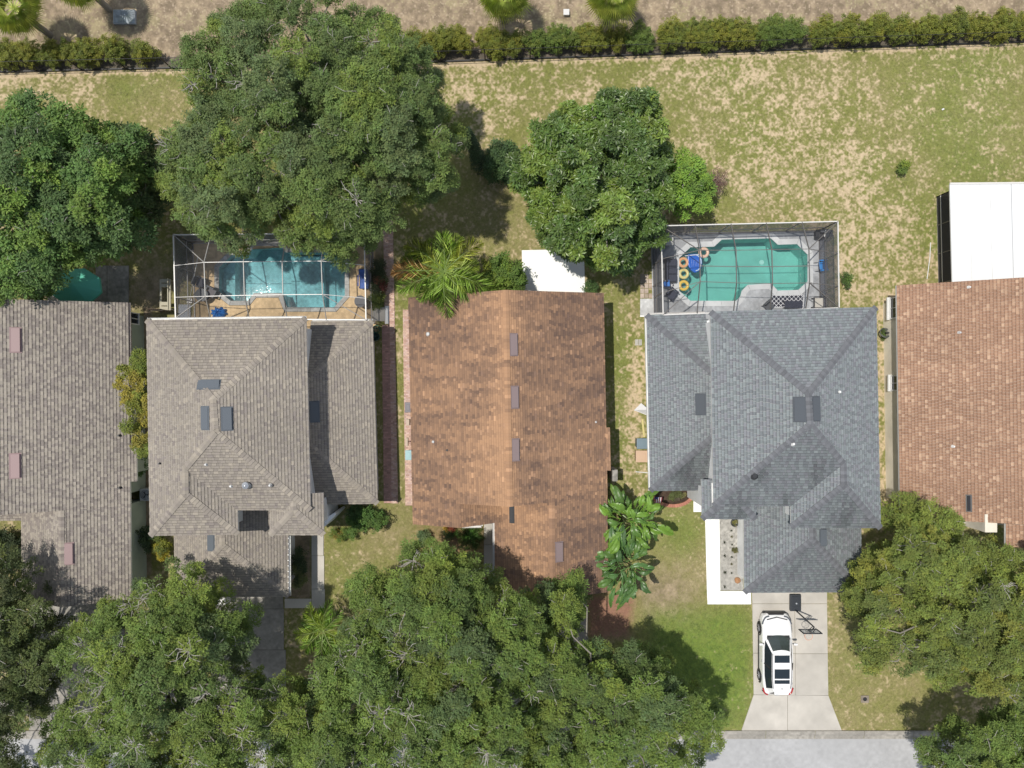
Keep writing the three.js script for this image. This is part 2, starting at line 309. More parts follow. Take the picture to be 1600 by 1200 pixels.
// pink brick paths: bricks of a few pixels, laid one by one but joined
function brickPath(name, outline, cols, seed) {
  const r = rng(seed), pl = P(outline); HARD.push(outline);
  const xs = pl.map(p => p.x), zs = pl.map(p => p.z), s = new Soup();
  const bw = 0.2, bd = 0.1, gap = 0.008, sh = outline;
  let row = 0;
  for (let z = Math.min(...zs); z < Math.max(...zs); z += bd, row++) for (let x = Math.min(...xs) - (row % 2) * bw / 2; x < Math.max(...xs); x += bw) {
    const cz = z + bd / 2, cr = []; // the path's width at this row: bricks at its edges are cut
    for (let i = 0; i < pl.length; i++) { const p = pl[i], q = pl[(i + 1) % pl.length]; if ((p.z > cz) !== (q.z > cz)) cr.push(p.x + (cz - p.z) / (q.z - p.z) * (q.x - p.x)); }
    const L = Math.max(x, Math.min(...cr)), E = Math.min(x + bw - gap, Math.max(...cr)); if (cr.length < 2 || E - L < 0.03) continue;
    const k = 0.85 + 0.3 * r(), c = cols[Math.floor(r() * cols.length)]; s.col = c.map(v => v * k);
    const y = 0.05 + 0.004 * r(), a = V(L, y, z), b = V(E, y, z), c2 = V(E, y, z + bd - gap), d = V(L, y, z + bd - gap);
    s.quad(a, d, c2, b);
    for (const [p, q] of [[a, b], [b, c2], [c2, d], [d, a]]) s.quad(p, q, V(q.x, 0, q.z), V(p.x, 0, p.z));
  }
  const g = new THREE.Group(); g.name = numbered(name); g.userData.kind = 'structure'; scene.add(g);
  part(g, 'brick', s.geo(), vcol(0.95), 'stuff');
  part(g, 'bedding', prism(P(outline), -0.1, 0.036), std([0.30, 0.20, 0.16], 1));
}
const pink = [[0.52, 0.36, 0.29], [0.58, 0.42, 0.34], [0.46, 0.30, 0.25], [0.55, 0.40, 0.36]];
const brown = [[0.42, 0.26, 0.22], [0.48, 0.29, 0.25], [0.37, 0.23, 0.20]];
brickPath('brick_path', [[599, 345], [614, 345], [617, 505], [622, 786], [612, 786], [609, 508], [601, 505]], pink, 5);
brickPath('brick_path', [[597, 508], [609, 508], [613, 786], [600, 786]], brown, 6);
brickPath('brick_path', [[629.5, 484], [646, 484], [652, 790], [633.5, 790]], pink, 7);

// ---------------------------------------------------------------- roofs and houses
function clipPoly(poly, nx, ny, c) { // keep nx*u + ny*v <= c
  const out = [];
  for (let i = 0; i < poly.length; i++) {
    const a = poly[i], b = poly[(i + 1) % poly.length], da = nx * a[0] + ny * a[1] - c, db = nx * b[0] + ny * b[1] - c;
    if (da <= 0) out.push(a);
    if (da * db < 0) { const t = da / (da - db); out.push([a[0] + (b[0] - a[0]) * t, a[1] + (b[1] - a[1]) * t]); }
  }
  return out;
}
const toPlan = (pts, zE) => pts.map(([x, y]) => W(x, y, zE));
// One roof face. Points are drawn in plan at the height of the eaves; the eave line, the pitch and the plan give the slope.
function makeFace(zE, pitch, eave, poly) {
  const [e0, e1] = toPlan(eave, zE), pl = toPlan(poly, zE);
  const e = V(e1.x - e0.x, 0, e1.z - e0.z).normalize(); let inn = V(-e.z, 0, e.x);
  const cx = pl.reduce((a, p) => a + p.x, 0) / pl.length, cz = pl.reduce((a, p) => a + p.z, 0) / pl.length;
  if ((cx - e0.x) * inn.x + (cz - e0.z) * inn.z < 0) inn.negate();
  const zAt = (x, z) => zE + pitch * ((x - e0.x) * inn.x + (z - e0.z) * inn.z);
  pl.forEach(p => { p.y = zAt(p.x, p.z); });
  return { pl, e, inn, pitch, zE, e0, zAt };
}
function shingles(face, pal, r, o) {
  const { e, inn, pitch, e0 } = face, L = Math.hypot(1, pitch);
  const sv = V(inn.x / L, pitch / L, inn.z / L), nrm = V(-inn.x * pitch / L, 1 / L, -inn.z * pitch / L);
  const to2 = p => [(p.x - e0.x) * e.x + (p.z - e0.z) * e.z, ((p.x - e0.x) * inn.x + (p.z - e0.z) * inn.z) * L];
  let poly = face.pl.map(to2); let A = 0; poly.forEach((p, i) => { const q = poly[(i + 1) % poly.length]; A += p[0] * q[1] - q[0] * p[1]; }); if (A < 0) poly.reverse();
  const us = poly.map(p => p[0]), vs = poly.map(p => p[1]), u0 = Math.min(...us), u1 = Math.max(...us), v0 = Math.min(...vs), v1 = Math.max(...vs);
  const EX = o.exposure ?? 0.17, s = new Soup();
  const at = (u, v, h) => V(e0.x + e.x * u + sv.x * v + nrm.x * h, e0.y + sv.y * v + nrm.y * h, e0.z + e.z * u + sv.z * v + nrm.z * h);
  let row = 0;
  for (let v = v0 - 0.02; v < v1; v += EX, row++) {
    let u = u0 - r() * 0.3, alt = row & 1;
    while (u < u1) {
      const w = o.tab ? o.tab * (0.85 + 0.3 * r()) : rr(r, 0.12, 0.3); alt ^= 1;
      let q = [[u, v], [u + w - 0.006, v], [u + w - 0.006, v + EX], [u, v + EX]];
      for (let i = 0; i < poly.length && q.length > 2; i++) { const a = poly[i], b = poly[(i + 1) % poly.length], nx = b[1] - a[1], ny = a[0] - b[0], l = Math.hypot(nx, ny); q = clipPoly(q, nx / l, ny / l, (nx * a[0] + ny * a[1]) / l + 0.004); }
      u += w;
      if (q.length < 3) continue;
      const m = at(q[0][0], q[0][1], 0), lift = (alt ? 0.024 : 0.012) + 0.006 * r(), lip = 0.003, col = o.color(r, alt, m, u - w / 2, v, row, face);
      const cut = v + EX * (0.66 + 0.1 * r()), band = o.band ?? 0.7;
      for (const up of [0, 1]) { // laminated shingles carry a darker printed strip under the next course
        const h = up ? clipPoly(q, 0, -1, -cut) : clipPoly(q, 0, 1, cut);
        if (h.length < 3) continue;
        s.col = up ? col.map(c => c * band) : col;
        s.poly(h.map(([a, b]) => at(a, b, lip + lift * clamp(1 - (b - v) / EX))));
      }
      s.col = col.map(c => c * 0.8);
      const top = q.map(([a, b]) => at(a, b, lip + lift * clamp(1 - (b - v) / EX)));
      for (let i = 0; i < q.length; i++) { const j = (i + 1) % q.length; if (Math.max(q[i][1], q[j][1]) - v < EX * 0.9 || Math.abs(q[i][0] - q[j][0]) < 1e-4) s.quad(at(q[i][0], q[i][1], -0.002), at(q[j][0], q[j][1], -0.002), top[j], top[i]); }
    }
  }
  return s.geo();
}
function capLine(s, a, b, drop, r, color, w = 0.17) { // overlapping cap shingles along a ridge or hip, from low a to high b
  const d = b.clone().sub(a), L = d.length(); d.normalize();
  const side = V(d.z, 0, -d.x).normalize(), n = Math.max(1, Math.round(L / 0.19));
  for (let i = 0; i < n; i++) {
    const p = a.clone().addScaledVector(d, L * i / n), q = a.clone().addScaledVector(d, L * (i + 1.04) / n), hi = 0.055 + 0.008 * r(), lo = 0.03;
    { const k = rr(r, 0.94, 1.1); s.col = color(r, i & 1, p, 0, 0, i).map(v => v * k); }
    const P0 = V(p.x, p.y + hi, p.z), Q0 = V(q.x, q.y + lo, q.z);
    for (const k of [-1, 1]) {
      const P1 = p.clone().addScaledVector(side, k * w); P1.y += hi - drop * w; const Q1 = q.clone().addScaledVector(side, k * w); Q1.y += lo - drop * w;
      s.quad(P0, P1, Q1, Q0); s.quad(P0, P1, V(P1.x, P1.y - 0.03, P1.z), V(P0.x, P0.y - 0.03, P0.z)); s.quad(P1, Q1, V(Q1.x, Q1.y - 0.03, Q1.z), V(P1.x, P1.y - 0.03, P1.z));
    }
  }
}
// a roof volume: faces [[eave, polygon]], ridge lines as pairs of plan points with the face they lie on
function roofVolume(house, zE, pitch, faces, lines, style, seed) {
  const r = rng(seed), roof = new THREE.Group(); roof.name = 'roof'; house.add(roof);
  const built = faces.map(([eave, poly]) => makeFace(zE, pitch, eave, poly ?? eave));
  const deck = new Soup();
  for (const f of built) {
    const ps = ccwUp(f.pl), lo = p => V(p.x, p.y - 0.14, p.z), tp = p => V(p.x, p.y - 0.006, p.z);
    deck.poly(ps.map(tp)); deck.poly(ps.map(lo).reverse());
    for (let i = 0; i < ps.length; i++) { const a = ps[i], b = ps[(i + 1) % ps.length]; deck.quad(lo(a), lo(b), tp(b), tp(a)); }
    part(roof, 'shingles', shingles(f, null, r, style), style.mat, 'stuff');
  }
  part(roof, 'fascia', deck.geo(), style.fascia ?? M.whitePaint);
  if (lines.length) {
    const s = new Soup();
    for (const [fi, a, b, drop] of lines) { const [A, B] = toPlan([a, b], zE); for (const p of [A, B]) p.y = built[fi].zAt(p.x, p.z); const [lo, hi] = A.y <= B.y + 1e-4 ? [A, B] : [B, A]; capLine(s, lo, hi, drop ?? pitch * 0.72, r, style.cap ?? style.color); }
    part(roof, 'ridge_caps', s.geo(), style.mat, 'stuff');
  }
  return { roof, built };
}
const WALLS = [];
function walls(house, list, zE, y1, mat, ins = 0.42, y0 = -0.1) { const pl = inset(P(list, zE), ins); WALLS.push(pl); return part(house, 'wall', prism(pl, y0, y1), mat); }
function gutter(house, a, b, z, mat = M.whitePaint, name = 'gutter') { // an open trough along an eave
  const [A, B] = toPlan([a, b], z), e = B.clone().sub(A).normalize(), n = V(-e.z, 0, e.x), gs = [];
  const mid = A.clone().add(B).multiplyScalar(0.5);
  gs.push(bar(V(A.x, z - 0.12, A.z), V(B.x, z - 0.12, B.z), 0.11, 0.012));
  for (const k of [-1, 1]) gs.push(bar(V(A.x + n.x * 0.055 * k, z - 0.07, A.z + n.z * 0.055 * k), V(B.x + n.x * 0.055 * k, z - 0.07, B.z + n.z * 0.055 * k), 0.014, 0.1));
  return part(house, name, gs, mat);
}
// rectangular slant-back ridge vent set on a slope; long side along the given plan direction
function vent(parent, f, c, w, l, mat, h = 0.13) {
  const [p] = toPlan([c], f.zE); p.y = f.zAt(p.x, p.z);
  const L = Math.hypot(1, f.pitch), sv = V(f.inn.x / L, f.pitch / L, f.inn.z / L), nr = V(-f.inn.x * f.pitch / L, 1 / L, -f.inn.z * f.pitch / L);
  const at = (a, b, k) => p.clone().addScaledVector(f.e, a).addScaledVector(sv, b).addScaledVector(nr, k);
  const s = new Soup(), x = l / 2, y = w / 2;
  const T0 = [at(-x, -y, h), at(x, -y, h), at(x, y, 0.05), at(-x, y, 0.05)];           // hood, high at the lower side
  const lo = [at(-x, -y, h - 0.05), at(x, -y, h - 0.05)];
  s.quad(...T0); s.quad(T0[0], T0[1], lo[1], lo[0]);
  for (const k of [0, 1]) s.poly([T0[k], T0[3 - k], at(k ? x : -x, y, 0), at(k ? x : -x, -y + 0.05, 0), lo[k]]);
  s.quad(at(-x, -y + 0.05, 0), at(x, -y + 0.05, 0), lo[1], lo[0]);
  const g = part(parent, 'roof_vent', s.geo(), mat);
  const fl = new Soup(), X = x + 0.06, Y = y + 0.08; fl.quad(at(-X, -Y, 0.032), at(X, -Y, 0.032), at(X, Y, 0.034), at(-X, Y, 0.034));
  part(g, 'flashing', fl.geo(), mat);
  return g;
}
function pipe(parent, f, c, r0, h, mat, cap) {
  const [p] = toPlan([c], f.zE); p.y = f.zAt(p.x, p.z);
  const gs = [rod(V(p.x, p.y - 0.05, p.z), V(p.x, p.y + h, p.z), r0, r0, 12), rod(V(p.x, p.y - 0.03, p.z), V(p.x, p.y + 0.07, p.z), r0 * 2.1, r0 * 1.2, 12)];
  if (cap) { gs.push(rod(V(p.x, p.y + h, p.z), V(p.x, p.y + h + 0.09, p.z), r0 * 1.9, r0 * 1.7, 12)); gs.push(rod(V(p.x, p.y + h + 0.09, p.z), V(p.x, p.y + h + 0.17, p.z), r0 * 1.7, r0 * 0.2, 12)); }
  return part(parent, 'vent_pipe', gs, mat);
}
// window in a wall facing +x or -x (side = +1 / -1)
function windowX(parent, x, y0, y1, z0, z1, side, mullions = 1, frameMat = M.whitePaint) {
  const d = 0.07 * side, xm = x + d / 2, gs = [], t = 0.06;
  gs.push(box(xm, y0 - t / 2, (z0 + z1) / 2, 0.12, t, z1 - z0 + 2 * t), box(xm, y1 + t / 2, (z0 + z1) / 2, 0.07, t, z1 - z0 + 2 * t));
  for (const z of [z0 - t / 2, z1 + t / 2]) gs.push(box(xm, (y0 + y1) / 2, z, 0.07, y1 - y0, t));
  for (let i = 1; i <= mullions; i++) gs.push(box(xm, (y0 + y1) / 2, mix(z0, z1, i / (mullions + 1)), 0.06, y1 - y0, 0.04));
  const w = part(parent, 'window', gs, frameMat);
  part(w, 'pane', box(x + 0.012 * side, (y0 + y1) / 2, (z0 + z1) / 2, 0.012, y1 - y0, z1 - z0), M.darkGlass);
  return w;
}
// shingle colours
const grow = (c, k) => [c[0] * k, c[1] * k, c[2] * k];
const styleGrey = { mat: vcol(0.95, { bumpMap: T.grain, bumpScale: 0.004 }), exposure: 0.165, band: 0.66, color: (r, alt, m) => { const st = 0.92 + 0.22 * (fbm(m.x * 0.35 + 30, m.z * 0.35 + 60, 3) - 0.5); const d = r(); const c = d < 0.45 ? [0.270, 0.238, 0.208] : d < 0.8 ? [0.300, 0.266, 0.226] : d < 0.93 ? [0.335, 0.295, 0.246] : [0.238, 0.208, 0.190]; return grow(c, st * (alt ? 1.06 : 0.95)); } };
const styleGreyFar = { ...styleGrey, tab: 0.17, exposure: 0.17, band: 0.62, color: (r, alt, m) => { const d = r(), c = r() < 0.55 ? [0.320, 0.282, 0.240] : [0.238, 0.206, 0.185]; return grow(c, (0.88 + 0.24 * d) * (0.95 + 0.2 * (fbm(m.x * 0.3, m.z * 0.3 + 9, 3) - 0.5))); } };
const styleBrown = { mat: vcol(0.95, { bumpMap: T.grain, bumpScale: 0.004 }), exposure: 0.145, band: 0.82, fascia: std([0.30, 0.20, 0.15], 0.8), color: (r, alt, m) => {
  // weathered dark bands run across the slope and fade towards the ridge
  const ridge = (0.75 * Math.exp(-(((m.x + 0.35) / 0.75) ** 2)) + 0.5 * Math.exp(-(((m.x + 1.2) / 2.0) ** 2))) * (m.z < 7.5 ? 1 : 0) + 0.8 * Math.exp(-(((m.x - 1.2) / 1.6) ** 2)) * sstep(6.4, 7.6, m.z);
  const band = fbm(m.x * 0.8 + 20, m.z * 4.6 + 4, 3), big = fbm(m.x * 0.28 + 70, m.z * 0.22 + 31, 3);
  const t = clamp(0.38 + 0.5 * ridge + 0.85 * (band - 0.5) + 0.7 * (big - 0.5) + (r() - 0.5) * 0.4 - 0.12 * sstep(1.5, 4.5, m.x) - 0.25 * blob(m.x, m.z, -5, -4.6, 2, 1.6));
  return grow([mix(0.130, 0.385, t), mix(0.082, 0.225, t), mix(0.062, 0.130, t)], r() < 0.06 ? 1.3 : 1); } };
const styleBlue = { mat: vcol(0.92, { bumpMap: T.grain, bumpScale: 0.004 }), exposure: 0.165, band: 0.68, color: (r, alt, m, u, v, row, face) => {
  // black algae streaks run down the slopes that face the street
  const south = face && face.inn.z < -0.7 ? 1 : 0, streak = fbm(m.x * 1.5 + 11, m.z * 0.42 + 2, 4), algae = (south ? 0.42 : 0) + (south ? 2.4 : 0.5) * Math.max(0, streak - 0.5) * (south ? 1 : blob(m.x, m.z, 16.5, 6.5, 5, 5.5) * 2), d = r();
  const c = d < 0.3 ? [0.164, 0.180, 0.194] : d < 0.55 ? [0.177, 0.184, 0.203] : d < 0.9 ? [0.183, 0.205, 0.214] : [0.209, 0.231, 0.240];
  return grow(c, (alt ? 1.1 : 0.92) * (1 - 0.5 * clamp(algae))); }, cap: (r, alt) => grow([0.128, 0.133, 0.147], alt ? 1.1 : 0.9) };
const styleRed = { mat: vcol(0.95, { bumpMap: T.grain, bumpScale: 0.004 }), exposure: 0.17, tab: 0.17, band: 0.74, color: (r, alt, m) => { const d = r(), st = 0.92 + 0.3 * (fbm(m.x * 0.4, m.z * 1.2, 3) - 0.5); const c = d < 0.5 ? [0.318, 0.188, 0.124] : d < 0.82 ? [0.355, 0.215, 0.142] : d < 0.95 ? [0.42, 0.268, 0.180] : [0.49, 0.325, 0.222]; return grow(c, st * (alt ? 1.04 : 0.97)); } };

// --- house at the far left: long grey-brown gable
{
  const h = thing('house', 'grey-brown shingled house cut by the left edge, with a green-grey side wall', 'house', null, W(60, 700));
  h.position.set(0, 0, 0);
  const z = 2.6, p = 0.44;
  const A = roofVolume(h, z, p, [
    [[[200, 473], [203.5, 790]], [[200, 473], [203.5, 790], [-16, 793], [-20, 476]]],
    [[[203.5, 790], [205, 936]], [[203.5, 790], [205, 936], [120, 937], [119, 791]]],
    [[[-240, 479], [-236, 796]], [[-240, 479], [-20, 476], [-16, 793], [-236, 796]]],
  ], [[0, [-20, 476], [-16, 793], 0.4], [1, [119, 791], [120, 937], 0.4]], styleGreyFar, 21);
  const B = roofVolume(h, z, p, [[[[33, 780], [35, 937]], [[33, 780], [35, 937], [119.5, 937], [118.5, 779]]]], [], styleGreyFar, 22);
  roofVolume(h, z - 0.02, p, [[[[213, 695], [213.6, 752]], [[213, 695], [213.6, 752], [202, 752], [201.5, 695]]]], [], styleGreyFar, 23);
  roofVolume(h, 2.5, 0.3, [[[[-240, 816], [40, 813]], [[-240, 816], [40, 813], [39, 785], [-240, 788]]]], [], styleGreyFar, 24);
  walls(h, [[-240, 482], [200, 476], [203, 785], [-236, 790]], z, 2.55, M.wallGreen);
  walls(h, [[35, 780], [203, 780], [205, 932], [36, 933]], z, 2.55, M.wallGreen);
  walls(h, [[196, 700], [213, 700], [213.4, 748], [196, 748]], z, 2.5, M.wallGreen, 0.3);
  const wx = W(200, 500, z).x - 0.42;
  windowX(h, wx + 0.01, 0.75, 1.75, W(0, 493).z, W(0, 508).z, 1);
  gutter(h, [201.5, 473], [204.5, 695], z, std([0.30, 0.26, 0.24], 0.6));
  for (const c of [[66, 535], [66, 721]]) vent(h, A.built[0], c, 0.42, 1.3, M.ventPink);
  vent(h, A.built[1], [128, 857], 0.42, 1.15, M.ventPink);
  for (const c of [[190, 680], [191, 761]]) pipe(h, A.built[0], c, 0.05, 0.2, M.black);
}
// --- second house: two storeys, hipped, grey-brown
let house2, house4;
{
  const h = house2 = thing('house', 'two-storey grey-brown hipped house beside the pool with the peach deck', 'house');
  const z = 5.4, k = 0.42;
  const NW = [229, 500], NE = [478, 497], SE = [485, 797], SW = [233.5, 798], SWx = [234.5, 837], SEx = [372, 835], aN = [355, 623], aS = [358.5, 672], K = [303, 767.5], J = [302.5, 729], Vv = [371, 797];
  const up = roofVolume(h, z, k, [
    [[NW, NE], [NW, NE, aN]], [[NE, SE], [NE, SE, aS, aN]], [[[233.5, 798], SE], [Vv, SE, aS, J]],
    [[NW, SWx], [NW, [232.8, 729], J, aS, aN]], [[NW, SWx], [[232.8, 729], SWx, K, J]], [[SWx, SEx], [SWx, SEx, K]], [[Vv, SEx], [SEx, K, J, Vv]],
  ], [[0, NW, aN], [0, NE, aN], [1, aN, aS, 0.4], [1, SE, aS], [3, J, aS], [4, SWx, K], [5, SEx, K], [4, K, J, 0.4]], styleGrey, 31);
  const bp = roofVolume(h, 5.0, k, [[[[422, 836], [506, 836]], [[422, 836], [506, 836], [464, 794]]], [[[505, 770], [506, 836]], [[506, 836], [464, 794], [463.5, 770], [505, 770]]], [[[421.5, 770], [422, 836]], [[422, 836], [464, 794], [463.5, 770], [421.5, 770]]]],
    [[0, [422, 836], [464, 794]], [0, [506, 836], [464, 794]], [1, [464, 794], [463.5, 770], 0.4]], styleGrey, 32);
  const wing = roofVolume(h, 2.6, 0.4, [[[[486, 502], [582, 501.5]], [[486, 502], [582, 501.5], [487, 597]]], [[[582, 501.5], [590, 787]], [[582, 501.5], [590, 787], [490, 688], [487, 597]]], [[[486, 788], [590, 787]], [[590, 787], [490, 788], [490, 688]]]],
    [[0, [582, 501.5], [487, 597]], [1, [590, 787], [490, 688]]], styleGrey, 33);
  const gar = roofVolume(h, 2.6, 0.42, [[[[272, 785], [273, 933]], [[273, 933], [272, 785], [361, 785], [362, 843]]], [[[450, 785], [451, 932]], [[451, 932], [362, 843], [361, 785], [450, 785]]], [[[273, 933], [451, 932]], [[273, 933], [451, 932], [362, 843]]]],
    [[0, [273, 933], [362, 843]], [1, [451, 932], [362, 843]], [1, [362, 843], [361, 785], 0.4]], styleGrey, 34);
  walls(h, [NW, NE, SE, [233.5, 798]], z, 5.35, M.wallWhite);
  walls(h, [[233.5, 780], [371, 780], SEx, SWx], z, 5.3, M.wallWhite);
  walls(h, [[421.5, 775], [505, 775], [506, 836], [422, 836]], 5, 4.95, M.wallWhite);
  walls(h, [[470, 502], [582, 501.5], [590, 787], [478, 788]], 2.6, 2.55, M.wallWhite);
  walls(h, [[272, 785], [450, 785], [451, 932], [273, 933]], 2.6, 2.55, M.wallWhite);
  gutter(h, [229, 498.5], [478, 495.5], z); gutter(h, [452, 838], [452.5, 931], 2.6); gutter(h, [487, 500.5], [582, 500], 2.6);
  for (let i = 0; i < 11; i++) { const q = W(449.5, 841 + i * 8.6, 2.6); part(h, 'gutter_hanger', box(q.x, 2.62, q.z, 0.16, 0.02, 0.05), M.whitePaint); }
  vent(h, up.built[0], [345, 601], 0.42, 1.1, M.ventGrey); vent(h, up.built[1], [373, 652], 0.44, 1.15, M.ventGrey); vent(h, up.built[3], [341, 651], 0.4, 1.15, M.ventGrey);
  vent(h, wing.built[1], [501, 642], 0.4, 1.1, M.ventGrey); vent(h, gar.built[0], [343, 840], 0.38, 0.95, M.ventGrey);
  pipe(h, up.built[2], [393, 755], 0.11, 0.22, M.galv, true); pipe(h, up.built[2], [368, 757], 0.05, 0.15, M.whitePaint); pipe(h, up.built[2], [336, 722], 0.05, 0.15, M.pipe); pipe(h, up.built[1], [430, 755], 0.05, 0.15, M.pipe); pipe(h, up.built[3], [255, 723], 0.04, 0.2, M.black);
  const q = W(421, 802, 3.4); part(h, 'downspout', [rod(V(q.x, 0, q.z), V(q.x, 3.4, q.z), 0.05, 0.05, 8)], M.black);
  // grey side wall of the entry, its top seen from above
  const wl = P([[504, 812], [523, 801], [525, 804], [506, 824]], 2.4); part(h, 'entry_wall', prism(wl, -0.1, 2.4), M.wallWhite);
}
// --- middle house: orange-brown gable with garage wing
let house3face;
{
  const h = thing('house', 'single-storey orange-brown gabled house in the middle with a palm frond lying over its roof', 'house');
  const z = 2.6, k = 0.44;
  const main = roofVolume(h, z, k, [
    [[[638, 465], [644.5, 783]], [[638, 465], [644.5, 783], [797, 780], [790.5, 462]]],
    [[[943, 458], [949, 776]], [[943, 458], [949, 776], [797, 780], [790.5, 462]]],
    [[[644.5, 783], [645.3, 819]], [[644.5, 783], [645.3, 819], [721, 818], [720.3, 781.4]]],
    [[[943, 458], [949, 776]], [[947, 668], [948.6, 735], [954, 735], [952.6, 668]]],
  ], [[0, [790.5, 462], [797, 780], 0.4]], styleBrown, 41);
  roofVolume(h, z, k, [[[[796, 780], [797, 813]], [[796, 780], [797, 813], [757, 816], [721, 818], [720.3, 780]]]], [], styleBrown, 42);
  const gar = roofVolume(h, z, k, [
    [[[772, 760], [774, 925]], [[772, 760], [774, 925], [861.5, 925], [860, 760]]],
    [[[948.5, 768], [950, 925]], [[948.5, 768], [950, 925], [861.5, 925], [860, 768]]]], [[0, [860, 762], [861.5, 925], 0.4]], styleBrown, 44);
  // gable ends
  const gw = (pts, z0) => { const s = new Soup(); const q = pts.map(([x, y, zz]) => W(x, y, zz)); s.poly(q); return s.geo(); };
  walls(h, [[639, 474], [943, 467], [948.5, 770], [645, 776]], z, 2.55, M.wallTan, 0.42);
  walls(h, [[645, 770], [760, 770], [760, 812], [645.5, 813]], z, 2.5, M.wallTan);
  walls(h, [[773, 765], [948, 765], [949.5, 918], [774, 918]], z, 2.55, M.wallTan);
  for (const [a, b, c, rise] of [[[641, 473], [941, 466], [790.8, 469], 5.55], [[646, 774], [947, 768], [796.8, 773], 5.55], [[776, 918], [948, 918], [861.4, 918], 3.2]]) {
    const [A, B, C] = toPlan([a, b, c], z), s = new Soup(); A.y = B.y = 2.5; C.y = 2.6 + rise * k - 0.14; s.tri(A, B, C); part(h, 'gable_wall', s.geo(), M.wallTan);
  }
  gutter(h, [722, 823.5], [752, 823], z, M.alu); gutter(h, [752.5, 812], [752.5, 822.5], z, M.alu); gutter(h, [771, 814], [772.5, 925], z, M.alu);
  for (const c of [[802, 542], [803.5, 619.5], [804.5, 697]]) vent(h, main.built[1], c, 0.38, 1.15, M.ventBrown);
  vent(h, gar.built[1], [871, 854], 0.38, 1.05, M.ventBrown); vent(h, gar.built[0], [800, 800], 0.16, 1.0, M.black);
  pipe(h, main.built[0], [671, 523], 0.07, 0.14, M.pipe); pipe(h, main.built[0], [679, 689], 0.05, 0.14, M.pipe); pipe(h, main.built[0], [701, 701], 0.04, 0.1, M.black); pipe(h, main.built[1], [930, 659], 0.04, 0.1, M.pipe);
  const c1 = P(rect(957, 734, 965, 752), 1.7); part(h, 'side_wall', prism(c1, -0.1, 1.7), M.oldConcrete);
}
// --- fourth house: blue-grey hips, mirror image of the second
{
  const h = house4 = thing('house', 'blue-grey hipped house with the white car on its driveway', 'house');
  const z = 5.4, k = 0.42;
  const NW = [1110, 487], NE = [1369, 480], SE = [1375, 791], SW = [1115, 791], SEx = [1376, 825], SWx = [1236, 824], aN = [1241, 614], aS = [1243.5, 660], K = [1305.5, 754], J = [1304.5, 721], Vv = [1236, 790.5];
  const up = roofVolume(h, z, k, [
    [[NW, NE], [NW, NE, aN]], [[NW, SW], [NW, SW, aS, aN]], [[SW, SE], [SW, Vv, J, aS]],
    [[NE, SEx], [NE, [1373.5, 721], J, aS, aN]], [[NE, SEx], [[1373.5, 721], SEx, K, J]], [[SWx, SEx], [SWx, SEx, K]], [[Vv, SWx], [SWx, K, J, Vv]],
  ], [[0, NW, aN], [0, NE, aN], [1, aN, aS, 0.4], [1, SW, aS], [3, J, aS], [4, SEx, K], [5, SWx, K], [4, K, J, 0.4]], styleBlue, 51);
  roofVolume(h, 4.98, k, [[[[1097, 811], [1181, 811]], [[1097, 811], [1181, 811], [1139, 769]]], [[[1096, 749], [1097, 811]], [[1097, 811], [1139, 769], [1138.5, 749], [1096, 749]]], [[[1180.5, 760], [1181, 811]], [[1181, 811], [1139, 769], [1138.5, 760], [1180.5, 760]]]],
    [[0, [1097, 811], [1139, 769]], [0, [1181, 811], [1139, 769]]], styleBlue, 52);
  const wing = roofVolume(h, 2.6, 0.4, [[[[1010, 492], [1102, 489]], [[1010, 492], [1102, 489], [1103, 584]]], [[[1010, 492], [1016, 767]], [[1016, 767], [1010, 492], [1103, 584], [1105, 678]]], [[[1016, 767], [1108, 766]], [[1016, 767], [1108, 766], [1105, 678]]]],
    [[0, [1010, 492], [1103, 584]], [1, [1016, 767], [1105, 678]]], styleBlue, 53);
  const gar = roofVolume(h, 2.6, 0.42, [[[[1162, 785], [1163, 926]], [[1163, 926], [1162, 785], [1253, 785], [1254, 835]]], [[[1345, 785], [1346, 925]], [[1346, 925], [1254, 835], [1253, 785], [1345, 785]]], [[[1163, 926], [1346, 925]], [[1163, 926], [1346, 925], [1254, 835]]]],
    [[0, [1163, 926], [1254, 835]], [1, [1346, 925], [1254, 835]], [1, [1254, 835], [1253, 785], 0.4]], styleBlue, 54);
  walls(h, [NW, NE, SE, SW], z, 5.35, M.wallWhite);
  walls(h, [[1236, 775], [1375, 775], SEx, SWx], z, 5.3, M.wallWhite);
  walls(h, [[1096, 755], [1180.5, 755], [1181, 811], [1097, 811]], 5, 4.93, M.wallWhite);
  walls(h, [[1010, 492], [1120, 489], [1125, 766], [1016, 767]], 2.6, 2.55, M.wallWhite);
  walls(h, [[1162, 785], [1345, 785], [1346, 925], [1163, 926]], 2.6, 2.55, M.wallWhite);
  gutter(h, [1009, 492], [1015, 767], 2.6); gutter(h, [1113.5, 755], [1114.5, 790], z); gutter(h, [1010, 490.8], [1102, 487.8], 2.6, M.alu);
  vent(h, up.built[1], [1229.5, 638], 0.5, 1.2, M.ventBlue); vent(h, up.built[3], [1253, 637], 0.42, 1.2, M.ventBlue); vent(h, wing.built[1], [1087, 631], 0.44, 1.12, M.ventBlue); vent(h, gar.built[1], [1272, 833], 0.38, 0.9, M.ventGrey);
  pipe(h, up.built[2], [1171, 740], 0.12, 0.14, M.black); pipe(h, up.built[2], [1222, 690], 0.06, 0.15, M.whitePaint); pipe(h, up.built[6], [1262, 734], 0.05, 0.15, M.whitePaint); pipe(h, up.built[3], [1297, 612], 0.05, 0.12, M.whitePaint);
}
